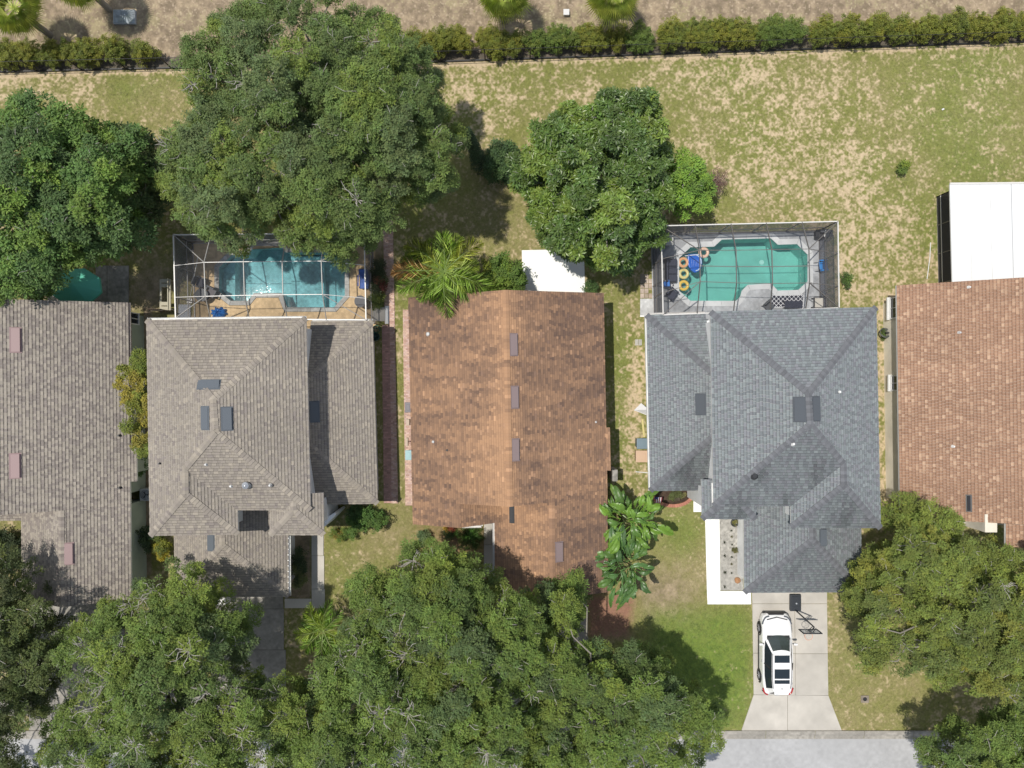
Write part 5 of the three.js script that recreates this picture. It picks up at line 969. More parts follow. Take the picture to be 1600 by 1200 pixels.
{
  const r = rng(410), t = thing('areca_palm', 'light green feather palm beside the shaded driveway, under the big oak', 'palm'), c = W(505, 985, 3.0);
  const gs = []; for (let i = 0; i < 4; i++) limb(gs, r, V(c.x + rr(r, -0.2, 0.2), -0.1, c.z + rr(r, -0.2, 0.2)), V(c.x + rr(r, -0.1, 0.1), 2.9, c.z + rr(r, -0.1, 0.1)), 0.07, 0.04, 0.05, 4); part(t, 'trunk', gs, M.palmTrunk);
  [[462, 988, 2.2], [475, 962, 2.4], [508, 1026, 2.2], [485, 940, 2.4], [535, 950, 2.6], [480, 1012, 1.8], [548, 1000, 2.6], [520, 935, 2.6], [535, 1025, 2.4], [498, 960, 3.4]].forEach(([x, y, z], i) => { const q = W(x, y, z), dx = q.x - c.x, dz = q.z - c.z, L = Math.hypot(dx, dz) * 1.1; featherFrond(t, r, c, Math.atan2(dz, dx), L, L * 0.3, L * 0.3 + (c.y - z), i % 3 ? [0.19, 0.33, 0.04] : [0.3, 0.4, 0.05], { leaf: 0.6, w: 0.024, n: 70, sweep: 1, rachis: [0.2, 0.28, 0.05] }); });
}
{
  const r = rng(420), c = W(734, 838, 0.35), t = thing('cycad', 'spiky dark green cycad rosette in front of the orange-brown house', 'plant', null);
  part(t, 'trunk', rod(V(c.x, -0.1, c.z), V(c.x, 0.35, c.z), 0.16, 0.13, 10), M.palmTrunk);
  for (let i = 0; i < 26; i++) { const a = i * 2.4, L = rr(r, 0.8, 1.15); featherFrond(t, r, V(c.x, 0.4, c.z), a, L, L * rr(r, 0.3, 0.7), L * 0.35, [0.08, 0.19, 0.025], { leaf: 0.17, w: 0.010, n: 30, from: 3, vee: 0.25 }); }
  const u = thing('agave', 'small yellow-green rosette at the front corner of the brick-red house', 'plant'), b = W(1399, 814, 0.1);
  for (let i = 0; i < 18; i++) { const a = i * 2.4, L = rr(r, 0.35, 0.6), s = new Soup(), d = V(Math.cos(a), 0, Math.sin(a)), n = V(-d.z, 0, d.x), y = rr(r, 0.15, 0.5); const m = b.clone().addScaledVector(d, L * 0.45); m.y += y * 0.6; const tip = b.clone().addScaledVector(d, L); tip.y += y * 0.8; s.tri(b, m.clone().addScaledVector(n, 0.055), tip); s.tri(b, tip, m.clone().addScaledVector(n, -0.055)); part(u, 'leaf', s.geo(), std(r() < 0.5 ? [0.16, 0.22, 0.03] : [0.08, 0.14, 0.02], 0.6)); }
}
// paddle leaves with a folded midrib and a few splits
function paddle(parent, r, base, yaw, len, wid, el, tint) {
  const s = new Soup(), n = 9, d = V(Math.cos(yaw), 0, Math.sin(yaw)), sd = V(-d.z, 0, d.x), pet = len * 0.55, mid = [], half = [], bend = rr(r, -0.45, 0.45);
  for (let i = 0; i <= n; i++) { const t = i / n, q = pet + len * t; mid.push(V(base.x + d.x * q * Math.cos(el), base.y + q * Math.sin(el) * (1 - 0.35 * t) - len * 0.3 * t * t, base.z + d.z * q * Math.cos(el)).addScaledVector(sd, bend * len * t * t)); half.push(wid * Math.pow(Math.sin(Math.PI * (0.06 + 0.92 * t)), 0.7)); }
  s.col = grow(tint, 1.2); const p0 = V(base.x, base.y, base.z); s.quad(p0.clone().addScaledVector(sd, 0.025), mid[0].clone().addScaledVector(sd, 0.02), mid[0].clone().addScaledVector(sd, -0.02), p0.clone().addScaledVector(sd, -0.025));
  const sl = rr(r, -0.25, 0.55);
  for (const k of [-1, 1]) for (let i = 0; i < n; i++) {
    const gap = r() < 0.3 ? 0.35 : 0, g = rr(r, 0.9, 1.1); s.col = grow(tint, g);
    const e = (j, w) => { const q = mid[j].clone().addScaledVector(sd, k * w).addScaledVector(d, w * 0.25); q.y += w * sl - w * w * 0.5; return q; };
    const a = e(i, half[i]), b = e(i + 1, half[i + 1] * (1 - gap)).lerp(a, gap * 0.6), a2 = e(i, half[i] * 0.5), b2 = e(i + 1, half[i + 1] * 0.5); a2.y += 0.02; b2.y += 0.02;
    s.quad(mid[i], mid[i + 1], b2, a2); s.quad(a2, b2, b, a);
  }
  return part(parent, 'leaf', s.geo(), paddleMat);
}
const paddleMat = new THREE.MeshPhysicalMaterial({ color: 0xffffff, vertexColors: true, roughness: 0.42, transmission: 0.25, thickness: 0, side: THREE.DoubleSide });
function paddleClump(label, px, py, seed, n, tints, R, h) {
  const r = rng(seed), c = W(px, py, 0), t = thing('bird_of_paradise_plant', label, 'plant'), st = [];
  for (let i = 0; i < 7; i++) { const a = r() * 6.28, k = rr(r, 0.05, 0.5); st.push(rod(V(c.x + Math.cos(a) * k, -0.1, c.z + Math.sin(a) * k), V(c.x + Math.cos(a) * k * 1.3, h, c.z + Math.sin(a) * k * 1.3), 0.06, 0.04, 6)); }
  part(t, 'stems', st, std([0.10, 0.12, 0.04], 0.8));
  for (let i = 0; i < n; i++) { const a = r() * 6.283, q = r() * 6.283, k = 0.9 * Math.sqrt(r()), L = rr(r, 0.5, 1.1) * R; paddle(t, r, V(c.x + Math.cos(q) * k, h * rr(r, 0.62, 1.05), c.z + Math.sin(q) * k * 0.9), mix(a, q, k > 0.4 ? 0.75 : 0), L, L * rr(r, 0.13, 0.2), rr(r, 0.1, 1.1), grow(tints[i % tints.length], rr(r, 0.8, 1.25))); }
}
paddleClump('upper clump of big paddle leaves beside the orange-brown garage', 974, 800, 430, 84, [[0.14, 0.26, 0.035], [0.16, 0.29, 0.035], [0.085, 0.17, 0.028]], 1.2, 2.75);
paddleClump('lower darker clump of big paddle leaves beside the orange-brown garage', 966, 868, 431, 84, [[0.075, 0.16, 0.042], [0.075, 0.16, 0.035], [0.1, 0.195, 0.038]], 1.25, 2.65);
// fan palms beyond the fence
function fanPalm(label, px, py, seed, R, h, n = 42) {
  const r = rng(seed), c = W(px, py, h), t = thing('fan_palm', label, 'palm', null);
  const gs = []; limb(gs, r, V(c.x, -0.1, c.z), V(c.x, h - 0.1, c.z), 0.2, 0.17, 0.02, 4); part(t, 'trunk', gs, M.palmTrunk);
  for (let i = 0; i < n; i++) {
    const a = i * 2.399, el = mix(1.0, -0.4, Math.pow(i / n, 0.75)) + rr(r, -0.12, 0.12), s = new Soup(), pet = R * rr(r, 0.4, 0.52), fl = R * rr(r, 0.55, 0.72), d = V(Math.cos(a) * Math.cos(el), Math.sin(el), Math.sin(a) * Math.cos(el)), sd = V(-Math.sin(a), 0, Math.cos(a)), nn = d.clone().cross(sd).normalize(); if (nn.y < 0) nn.negate();
    const tint = [[0.42, 0.50, 0.10], [0.52, 0.55, 0.12], [0.33, 0.42, 0.08]][i % 3], hub = V(c.x, c.y, c.z).addScaledVector(d, pet); s.col = grow(tint, 1.1);
    s.quad(V(c.x, c.y, c.z).addScaledVector(sd, 0.02), hub.clone().addScaledVector(sd, 0.015), hub.clone().addScaledVector(sd, -0.015), V(c.x, c.y, c.z).addScaledVector(sd, -0.02));
    for (let j = -9; j <= 9; j++) { const b = j * 0.155, L = fl * (1 - 0.035 * Math.abs(j) * 0.8) * rr(r, 0.9, 1.08), ld = d.clone().multiplyScalar(Math.cos(b)).addScaledVector(sd, Math.sin(b)); const m = hub.clone().addScaledVector(ld, L * 0.5), tip = hub.clone().addScaledVector(ld, L); tip.y -= L * 0.28; m.addScaledVector(nn, -0.02 * Math.abs(j) * 0.4); const w = ld.clone().cross(nn).multiplyScalar(0.032); s.col = grow(tint, rr(r, 0.78, 1.2)); s.tri(hub, m.clone().add(w), tip); s.tri(hub, tip, m.clone().sub(w)); }
    part(t, 'frond', s.geo(), palmMat);
  }
}
fanPalm('fan palm in the top left corner, its crown half cut by the frame', 22, 12, 440, 1.55, 3.2);
fanPalm('fan palm at the top edge near the grey ground lid, only its lower fronds showing', 122, -30, 441, 1.5, 3.2);
fanPalm('fan palm at the top edge above the long olive shrubs', 786, -12, 442, 1.6, 3.2);
fanPalm('fan palm at the top edge right of the small white box', 958, -10, 443, 1.6, 3.2);

// small rosettes and tufts in the white gravel bed
{
  const r = rng(450); HARD.push([[1124, 808], [1162, 808], [1162, 924], [1126, 924]]);
  struct('gravel_bed', prism(P([[1124.5, 806], [1159.5, 806], [1161, 922.5], [1126, 922.5]]), -0.1, 0.035), M.gravel);
  const dark = [0.03, 0.04, 0.02], ORD = ['first', 'second', 'third', 'fourth', 'fifth'];
  [[1131.5, 847, 0], [1132, 868, 0], [1132, 893.5, 0], [1131.5, 916, 0], [1142.5, 829, 1], [1143.5, 850.5, 1], [1143, 870, 1], [1142.5, 895, 1], [1142.5, 881, 2], [1142.5, 838, 2]].forEach(([x, y, k], i) => {
    const c = W(x, y, 0), t = thing('gravel_plant', [`${ORD[i]} dark spiky plant from the top in the outer row of the white gravel bed`, `${ORD[i - 4]} round dark tuft from the top in the inner row of the white gravel bed`, i === 8 ? 'lower thin brownish tuft in the inner row of the white gravel bed' : 'upper thin brownish tuft in the inner row of the white gravel bed'][k], 'plant', ['spiky plants in the gravel bed', 'round tufts in the gravel bed', 'brownish tufts in the gravel bed'][k], V(c.x, 0.03, c.z)), s = new Soup(), R = [0.15, 0.1, 0.13][k];
    for (let j = 0; j < 34; j++) { const a = r() * 6.28, e = rr(r, 0.2, 1.3), L = R * rr(r, 0.8, 1.25), d = V(Math.cos(a) * Math.cos(e), Math.sin(e), Math.sin(a) * Math.cos(e)), n = V(-Math.sin(a), 0, Math.cos(a)).multiplyScalar(0.014); s.tri(n.clone(), d.multiplyScalar(L), n.clone().negate()); }
    part(t, 'leaves', s.geo(), std(k === 2 ? [0.12, 0.11, 0.05] : dark, 0.8));
  });
  shrub('gravel_shrub', 'yellow-green leafy shrub in the middle of the white gravel bed', 'shrub', null, { seed: 451, at: [1146, 858.5], r: [0.22, 0.18], h: 0.3, lobes: 4, density: 700, size: 0.5, tints: [[0.13, 0.13, 0.04], [0.2, 0.19, 0.06]] });
  const o = W(1151.5, 906, 0); const g = new THREE.SphereGeometry(0.19, 18, 12), p = g.attributes.position; for (let i = 0; i < p.count; i++) { const k = 0.85 + 0.35 * vn(p.getX(i) * 12 + 9, p.getZ(i) * 12 + 4 + p.getY(i) * 5); p.setXYZ(i, p.getX(i) * k, p.getY(i) * k * 0.7, p.getZ(i) * k); } g.computeVertexNormals(); g.translate(o.x, 0.1, o.z);
  tag(part(scene, numbered('boulder'), g, std([0.38, 0.2, 0.1], 0.9)), 'orange-brown boulder at the lower end of the gravel bed', 'rock');
  const u = W(1147, 816, 0), f = thing('planter', 'dark wreath-like planter with a yellow plant at the top of the gravel bed', 'planter', null, V(u.x, 0.04, u.z)); part(f, 'pot', new THREE.TorusGeometry(0.2, 0.06, 8, 24).rotateX(Math.PI / 2).translate(0, 0.1, 0), M.black); const yl = new Leaves(); for (let i = 0; i < 40; i++) { const a = r() * 6.28, k = 0.2 * Math.sqrt(r()); yl.add(V(Math.cos(a) * k, 0.12 + 0.1 * r(), Math.sin(a) * k), V(Math.cos(a) * 0.3, 1, Math.sin(a) * 0.3).normalize(), r() * 6, 0.5, i % 3 ? [0.3, 0.28, 0.06] : [0.04, 0.06, 0.02]); } yl.build(f, 'foliage', SP.small, LM.soft);
  const la = W(1157, 874, 0), ln = thing('lantern', 'small dark garden lantern leaning at the wall side of the gravel bed', 'lantern', null, V(la.x, 0.04, la.z)); part(ln, 'body', box(0, 0.18, 0, 0.14, 0.28, 0.14, 0.02), M.darkGrey); part(ln, 'roof', new THREE.ConeGeometry(0.14, 0.1, 4).rotateY(0.78).translate(0, 0.37, 0), M.black);
}

// ---------------------------------------------------------------- white car on the right driveway
{
  const t = thing('car', 'white crossover car with dark roof glass parked nose-in on the concrete driveway', 'car', null, V(16.07, 0.055, 16.42));
  const paint = new THREE.MeshPhysicalMaterial({ color: lin(0.80, 0.80, 0.81), roughness: 0.35, clearcoat: 1, clearcoatRoughness: 0.05, side: THREE.DoubleSide });
  const glass = new THREE.MeshPhysicalMaterial({ color: lin(0.02, 0.028, 0.035), roughness: 0.04, side: THREE.DoubleSide }), trim = std([0.02, 0.02, 0.022], 0.5), chrome = std([0.6, 0.6, 0.62], 0.2, { metalness: 0.9 });
  const st = [[-2.42, 0.56, 0.60], [-2.38, 0.70, 0.68], [-2.28, 0.80, 0.76], [-2.1, 0.87, 0.84], [-1.8, 0.905, 0.92], [-1.4, 0.92, 0.985], [-1.05, 0.925, 1.03], [-0.5, 0.925, 1.05], [0.3, 0.925, 1.06], [1.1, 0.925, 1.08], [1.7, 0.915, 1.1], [2.0, 0.88, 1.11], [2.2, 0.815, 1.10], [2.33, 0.72, 1.0], [2.4, 0.56, 0.8]];
  const prof = (w, h) => { const q = [[0.93, 0.22], [0.985, 0.32], [1, 0.5], [1, 0.66], [0.985, h - 0.16], [0.95, h - 0.06], [0.86, h - 0.005], [0.6, h + 0.025], [0.3, h + 0.04], [0, h + 0.045]].map(([a, y]) => [a * w, Math.max(0.2, Math.min(y, h + 0.045))]); return [...q.map(([x, y]) => [-x, y]), ...q.slice(0, -1).reverse()]; };
  const rows = st.map(([z, w, h]) => prof(w, h).map(([x, y]) => V(x, y, z)));
  const nv = rows[0].length, pos = [], idx = []; rows.forEach(r => r.forEach(p => pos.push(p.x, p.y, p.z)));
  for (let i = 0; i + 1 < rows.length; i++) for (let j = 0; j + 1 < nv; j++) { const a = i * nv + j; idx.push(a, a + 1, a + nv, a + 1, a + nv + 1, a + nv); }
  for (const i of [0, rows.length - 1]) for (let j = 1; j + 1 < nv; j++) idx.push(i * nv, i * nv + j, i * nv + j + 1);
  const bg = new THREE.BufferGeometry(); bg.setAttribute('position', new THREE.Float32BufferAttribute(pos, 3)); bg.setIndex(idx); bg.computeVertexNormals();
  const body = part(t, 'body', bg, paint);
  // greenhouse rings: belt line and roof edge at matching stations
  const belt = [[-1.16, 0.70], [-1.0, 0.80], [-0.4, 0.85], [0.4, 0.86], [1.2, 0.85], [1.9, 0.76], [2.22, 0.6]], roofE = [[-0.46, 0.50], [-0.36, 0.565], [0.0, 0.595], [0.6, 0.605], [1.2, 0.595], [1.72, 0.545], [1.95, 0.44]];
  const bp = (i, s) => V(s * belt[i][1], 1.055 + 0.012 * i, belt[i][0]), rp = (i, s) => V(s * roofE[i][1], [1.57, 1.60, 1.645, 1.66, 1.65, 1.62, 1.57][i], roofE[i][0]);
  const patch = (name, quads, m) => { const s = new Soup(); for (const q of quads) s.quad(...q); return part(t, name, s.geo(), m); };
  const grid = (a0, a1, b0, b1, n, bowZ, bowY) => { const out = []; for (let i = 0; i < n; i++) { const f = (A, B2, u, k) => { const p = A.clone().lerp(B2, u), q = 1 - (2 * u - 1) ** 2; p.z += bowZ * q; p.y += bowY * q * k; return p; }; const u = i / n, v = (i + 1) / n; out.push([f(a0, a1, u, 0), f(a0, a1, v, 0), f(b0, b1, v, 1), f(b0, b1, u, 1)]); } return out; };
  const clear = new THREE.MeshPhysicalMaterial({ color: lin(0.42, 0.52, 0.50), roughness: 0.03, transmission: 0.9, thickness: 0, side: THREE.DoubleSide });
  patch('windshield', grid(bp(0, -1), bp(0, 1), rp(0, -1), rp(0, 1), 8, -0.1, 0.02), clear);
  part(t, 'cabin_floor', box(0, 1.115, 0.5, 1.5, 0.02, 3.0, 0.008), trim); part(t, 'dashboard', box(0, 1.12, -0.9, 1.4, 0.05, 0.42, 0.02), std([0.05, 0.05, 0.055], 0.8));
  for (const s of [-0.36, 0.36]) { part(t, 'front_seat', box(s, 1.22, -0.28, 0.5, 0.16, 0.36, 0.06), std([0.42, 0.38, 0.28], 0.8)); part(t, 'headrest', box(s, 1.4, -0.1, 0.28, 0.16, 0.1, 0.04), std([0.42, 0.38, 0.28], 0.8)); }
  patch('rear_window', grid(bp(6, -1), bp(6, 1), rp(6, -1), rp(6, 1), 8, 0.08, 0.02), glass);
  for (const s of [-1, 1]) {
    patch('front_pillar', [[bp(0, s), bp(1, s), rp(1, s), rp(0, s)]], paint); patch('rear_pillar', [[bp(5, s), bp(6, s), rp(6, s), rp(5, s)]], paint);
    patch('side_window', [[bp(1, s), bp(2, s), rp(2, s), rp(1, s)], [bp(2, s), bp(3, s), rp(3, s), rp(2, s)]], glass);
    patch('side_window', [[bp(3, s), bp(4, s), rp(4, s), rp(3, s)], [bp(4, s), bp(5, s), rp(5, s), rp(4, s)]], glass);
    part(t, 'door_pillar', bar(bp(3, s).add(V(s * 0.006, 0, 0)), rp(3, s).add(V(s * 0.006, 0, 0)), 0.07, 0.02), trim);
    part(t, 'window_trim', [0, 1, 2, 3, 4].map(i => bar(bp(i + 1, s), bp(i + 2 > 6 ? 6 : i + 2, s), 0.03, 0.03)), paint);
    part(t, 'roof_rail', [1, 2, 3, 4].map(i => bar(rp(i, s).add(V(-s * 0.03, 0.04, 0)), rp(i + 1, s).add(V(-s * 0.03, 0.04, 0)), 0.035, 0.03)), std([0.12, 0.12, 0.13], 0.4));
    const mir = part(t, 'wing_mirror', box(s * 1.04, 1.1, -0.72, 0.24, 0.15, 0.13, 0.05), paint); part(mir, 'mirror_arm', box(s * 0.92, 1.05, -0.74, 0.12, 0.05, 0.07, 0.015), trim);
    for (const z of [-1.47, 1.42]) { const w = part(t, 'wheel', new THREE.TorusGeometry(0.27, 0.1, 12, 32).rotateY(Math.PI / 2).scale(1.1, 1, 1).translate(s * 0.85, 0.36, z), std([0.02, 0.02, 0.02], 0.9)); part(w, 'rim', [new THREE.CylinderGeometry(0.25, 0.25, 0.16, 24).rotateZ(Math.PI / 2).translate(s * 0.84, 0.36, z), ...[0, 1, 2, 3, 4].map(k => bar(V(s * 0.935, 0.36, z), V(s * 0.935, 0.36 + 0.24 * Math.sin(k * 1.2566), z + 0.24 * Math.cos(k * 1.2566)), 0.05, 0.03))], chrome); part(t, 'wheel_arch', new THREE.TorusGeometry(0.41, 0.04, 6, 24, Math.PI).rotateY(Math.PI / 2).translate(s * 0.915, 0.36, z), trim); }
    const hl = new THREE.CatmullRomCurve3([V(s * 0.45, 0.76, -2.3), V(s * 0.66, 0.78, -2.24), V(s * 0.83, 0.83, -2.0), V(s * 0.875, 0.86, -1.85)]); part(t, 'headlight', new THREE.TubeGeometry(hl, 12, 0.05, 8), new THREE.MeshPhysicalMaterial({ color: lin(0.10, 0.11, 0.13), roughness: 0.08, clearcoat: 1 }));
    const tl = new THREE.CatmullRomCurve3([V(s * 0.62, 0.98, 2.36), V(s * 0.8, 1.0, 2.24), V(s * 0.9, 1.02, 1.95)]); part(t, 'taillight', new THREE.TubeGeometry(tl, 12, 0.055, 8), new THREE.MeshPhysicalMaterial({ color: lin(0.35, 0.01, 0.01), roughness: 0.1, clearcoat: 1 }));
    part(t, 'sill', box(s * 0.91, 0.27, 0, 0.06, 0.14, 2.3, 0.02), trim);
    for (const z of [0.05, 0.95]) part(t, 'door_handle', box(s * 0.925, 0.9, z + 0.3, 0.03, 0.03, 0.18, 0.01), chrome);
  }
  { // roof skin with a gentle crown
    const s = new Soup(), n = 8, y = (i, u) => { const a = rp(i, -1), b = rp(i, 1), p = a.clone().lerp(b, u); p.y += 0.035 * (1 - (2 * u - 1) ** 2); if (i === 0) p.z -= 0.1 * (1 - (2 * u - 1) ** 2); if (i === 6) p.z += 0.08 * (1 - (2 * u - 1) ** 2); return p; };
    for (let i = 0; i < 6; i++) for (let j = 0; j < n; j++) s.quad(y(i, j / n), y(i, (j + 1) / n), y(i + 1, (j + 1) / n), y(i + 1, j / n));
    part(t, 'roof', s.geo(), paint);
    for (const [z0, z1] of [[-0.26, 0.17], [0.55, 1.12], [1.2, 1.42]]) part(t, 'roof_glass', box(0, 1.688, (z0 + z1) / 2, 0.9, 0.016, z1 - z0, 0.006), glass);
    part(t, 'spoiler', box(0, 1.585, 2.02, 0.86, 0.03, 0.18, 0.014), paint); part(t, 'antenna_fin', box(0, 1.66, 1.72, 0.03, 0.06, 0.12, 0.01), trim);
  }
  part(t, 'grille', box(0, 0.62, -2.41, 0.95, 0.24, 0.1, 0.04), trim); part(t, 'front_bumper', box(0, 0.36, -2.36, 1.4, 0.24, 0.16, 0.06), trim); part(t, 'rear_bumper', box(0, 0.4, 2.36, 1.45, 0.28, 0.16, 0.06), trim);
  part(t, 'bonnet_gap', [bar(V(-0.62, 0.885, -2.13), V(0, 0.83, -2.27), 0.05, 0.03), bar(V(0.62, 0.885, -2.13), V(0, 0.83, -2.27), 0.05, 0.03)], trim);
  part(t, 'cowl', box(0, 1.075, -1.17, 1.35, 0.02, 0.14, 0.008), trim);
  for (const s of [-0.45, 0.15]) part(t, 'wiper', bar(V(s, 1.1, -1.15), V(s + 0.5, 1.17, -1.03), 0.02, 0.015), trim);
  part(t, 'rear_plate', box(0, 0.85, 2.45, 0.3, 0.15, 0.02, 0.005), std([0.6, 0.6, 0.6], 0.6));
}
// ---------------------------------------------------------------- basketball hoop
{
  const b = W(1242, 941, 0.1), t = thing('basketball_hoop', 'portable basketball hoop with a black base standing beside the white car', 'basketball hoop');
  const bk = std([0.025, 0.03, 0.038], 0.55);
  part(t, 'base', [box(b.x, 0.15, b.z, 0.7, 0.2, 1.05, 0.07), box(b.x, 0.26, b.z - 0.1, 0.5, 0.05, 0.6, 0.02)], bk); part(t, 'filler_cap', new THREE.CylinderGeometry(0.05, 0.05, 0.03, 14).translate(b.x + 0.02, 0.3, b.z + 0.02), std([0.35, 0.37, 0.4], 0.5));
  const p0 = W(1242.5, 953, 0.2), p1 = V(p0.x, 2.95, p0.z + 0.12), lo = W(1263, 983, 2.75), hi = W(1269.5, 990.5, 3.48), zb = (lo.z + hi.z) / 2, xb = (lo.x + hi.x) / 2;
  part(t, 'pole', rod(p0, p1, 0.045, 0.04, 12), bk); for (const [k, y] of [[-0.1, 2.95], [0.1, 2.95], [-0.1, 3.2], [0.1, 3.2]]) part(t, 'arm', bar(V(p1.x + k * 0.5, y - 0.1, p1.z), V(xb + k, y + 0.08, zb - 0.03), 0.03, 0.03), bk);
  const w = 1.1, h = 0.73, y0 = 2.75, pane = new THREE.MeshPhysicalMaterial({ color: lin(0.75, 0.78, 0.8), roughness: 0.1, transmission: 0.7, thickness: 0, side: THREE.DoubleSide });
  part(t, 'backboard', box(xb, y0 + h / 2, zb, w, h, 0.02), pane);
  for (const [x, y, ww, hh] of [[0, 0.03, w, 0.06], [0, h - 0.03, w, 0.06], [-w / 2 + 0.03, h / 2, 0.06, h - 0.12], [w / 2 - 0.03, h / 2, 0.06, h - 0.12]]) part(t, 'board_frame', box(xb + x, y0 + y, zb, ww, hh, 0.05), bk);
  part(t, 'target_square', [box(xb, y0 + 0.17, zb + 0.013, 0.46, 0.04, 0.008), box(xb, y0 + 0.48, zb + 0.013, 0.46, 0.04, 0.008), box(xb - 0.21, y0 + 0.325, zb + 0.013, 0.04, 0.27, 0.008), box(xb + 0.21, y0 + 0.325, zb + 0.013, 0.04, 0.27, 0.008)], bk);
  const rim = part(t, 'rim', new THREE.TorusGeometry(0.225, 0.011, 8, 32).rotateX(Math.PI / 2).translate(xb, y0 + 0.12, zb + 0.36), std([0.7, 0.25, 0.12], 0.5)); part(rim, 'bracket', box(xb, y0 + 0.1, zb + 0.08, 0.14, 0.06, 0.14), bk);
  const net = []; for (let i = 0; i < 12; i++) { const a = i * 0.5236, c = a + 0.26; net.push(rod(V(xb + 0.22 * Math.cos(a), y0 + 0.11, zb + 0.36 + 0.22 * Math.sin(a)), V(xb + 0.13 * Math.cos(c), y0 - 0.3, zb + 0.36 + 0.13 * Math.sin(c)), 0.005, 0.005, 4), rod(V(xb + 0.22 * Math.cos(a), y0 + 0.11, zb + 0.36 + 0.22 * Math.sin(a)), V(xb + 0.13 * Math.cos(a - 0.26), y0 - 0.3, zb + 0.36 + 0.13 * Math.sin(a - 0.26)), 0.005, 0.005, 4)); }
  part(t, 'net', net, std([0.75, 0.75, 0.73], 0.9), 'stuff');
}
// ---------------------------------------------------------------- bins, boxes and small things round the houses
function bin(px, py, w, d, h, label, bodyC, lidC, turn = 0) {
  const c = W(px, py, h), t = thing('wheelie_bin', label, 'bin', null, V(c.x, 0, c.z)); t.rotation.y = turn;
  const g = new RoundedBoxGeometry(w, h, d, 2, 0.04), p = g.attributes.position; for (let i = 0; i < p.count; i++) { const k = 0.84 + 0.16 * (p.getY(i) / h + 0.5); p.setX(i, p.getX(i) * k); p.setZ(i, p.getZ(i) * k); } g.computeVertexNormals(); g.translate(0, h / 2 + 0.03, 0);
  part(t, 'body', g, std(bodyC, 0.5)); part(t, 'lid', [box(0, h + 0.05, 0, w + 0.04, 0.06, d + 0.04, 0.025), box(0, h + 0.085, 0, w * 0.6, 0.02, d * 0.6, 0.01)], std(lidC, 0.4)); part(t, 'handle', rod(V(w / 2 + 0.02, h + 0.02, -d * 0.35), V(w / 2 + 0.02, h + 0.02, d * 0.35), 0.018, 0.018, 8), M.black);
  for (const z of [-1, 1]) part(t, 'wheel', new THREE.CylinderGeometry(0.11, 0.11, 0.05, 16).rotateX(Math.PI / 2).translate(w / 2 - 0.06, 0.11, z * d * 0.4), M.black); return t;
}
bin(1003, 693, 0.6, 0.6, 1.0, 'blue-grey wheeled bin beside the blue-grey house wall, above the tan bin', [0.10, 0.13, 0.15], [0.16, 0.22, 0.26]);
{ const c = W(1003, 693, 1.1); }
bin(1003, 713, 0.72, 0.68, 0.85, 'square tan bin below the blue-grey bin beside the blue-grey house', [0.34, 0.23, 0.15], [0.55, 0.38, 0.26]);
bin(638, 636.5, 0.36, 0.58, 0.95, 'dark bin half under the left eave of the orange-brown house', [0.04, 0.035, 0.05], [0.08, 0.07, 0.09]);
bin(638.5, 711, 0.36, 0.56, 0.95, 'teal-grey bin half under the left eave of the orange-brown house', [0.05, 0.14, 0.15], [0.25, 0.42, 0.45]);
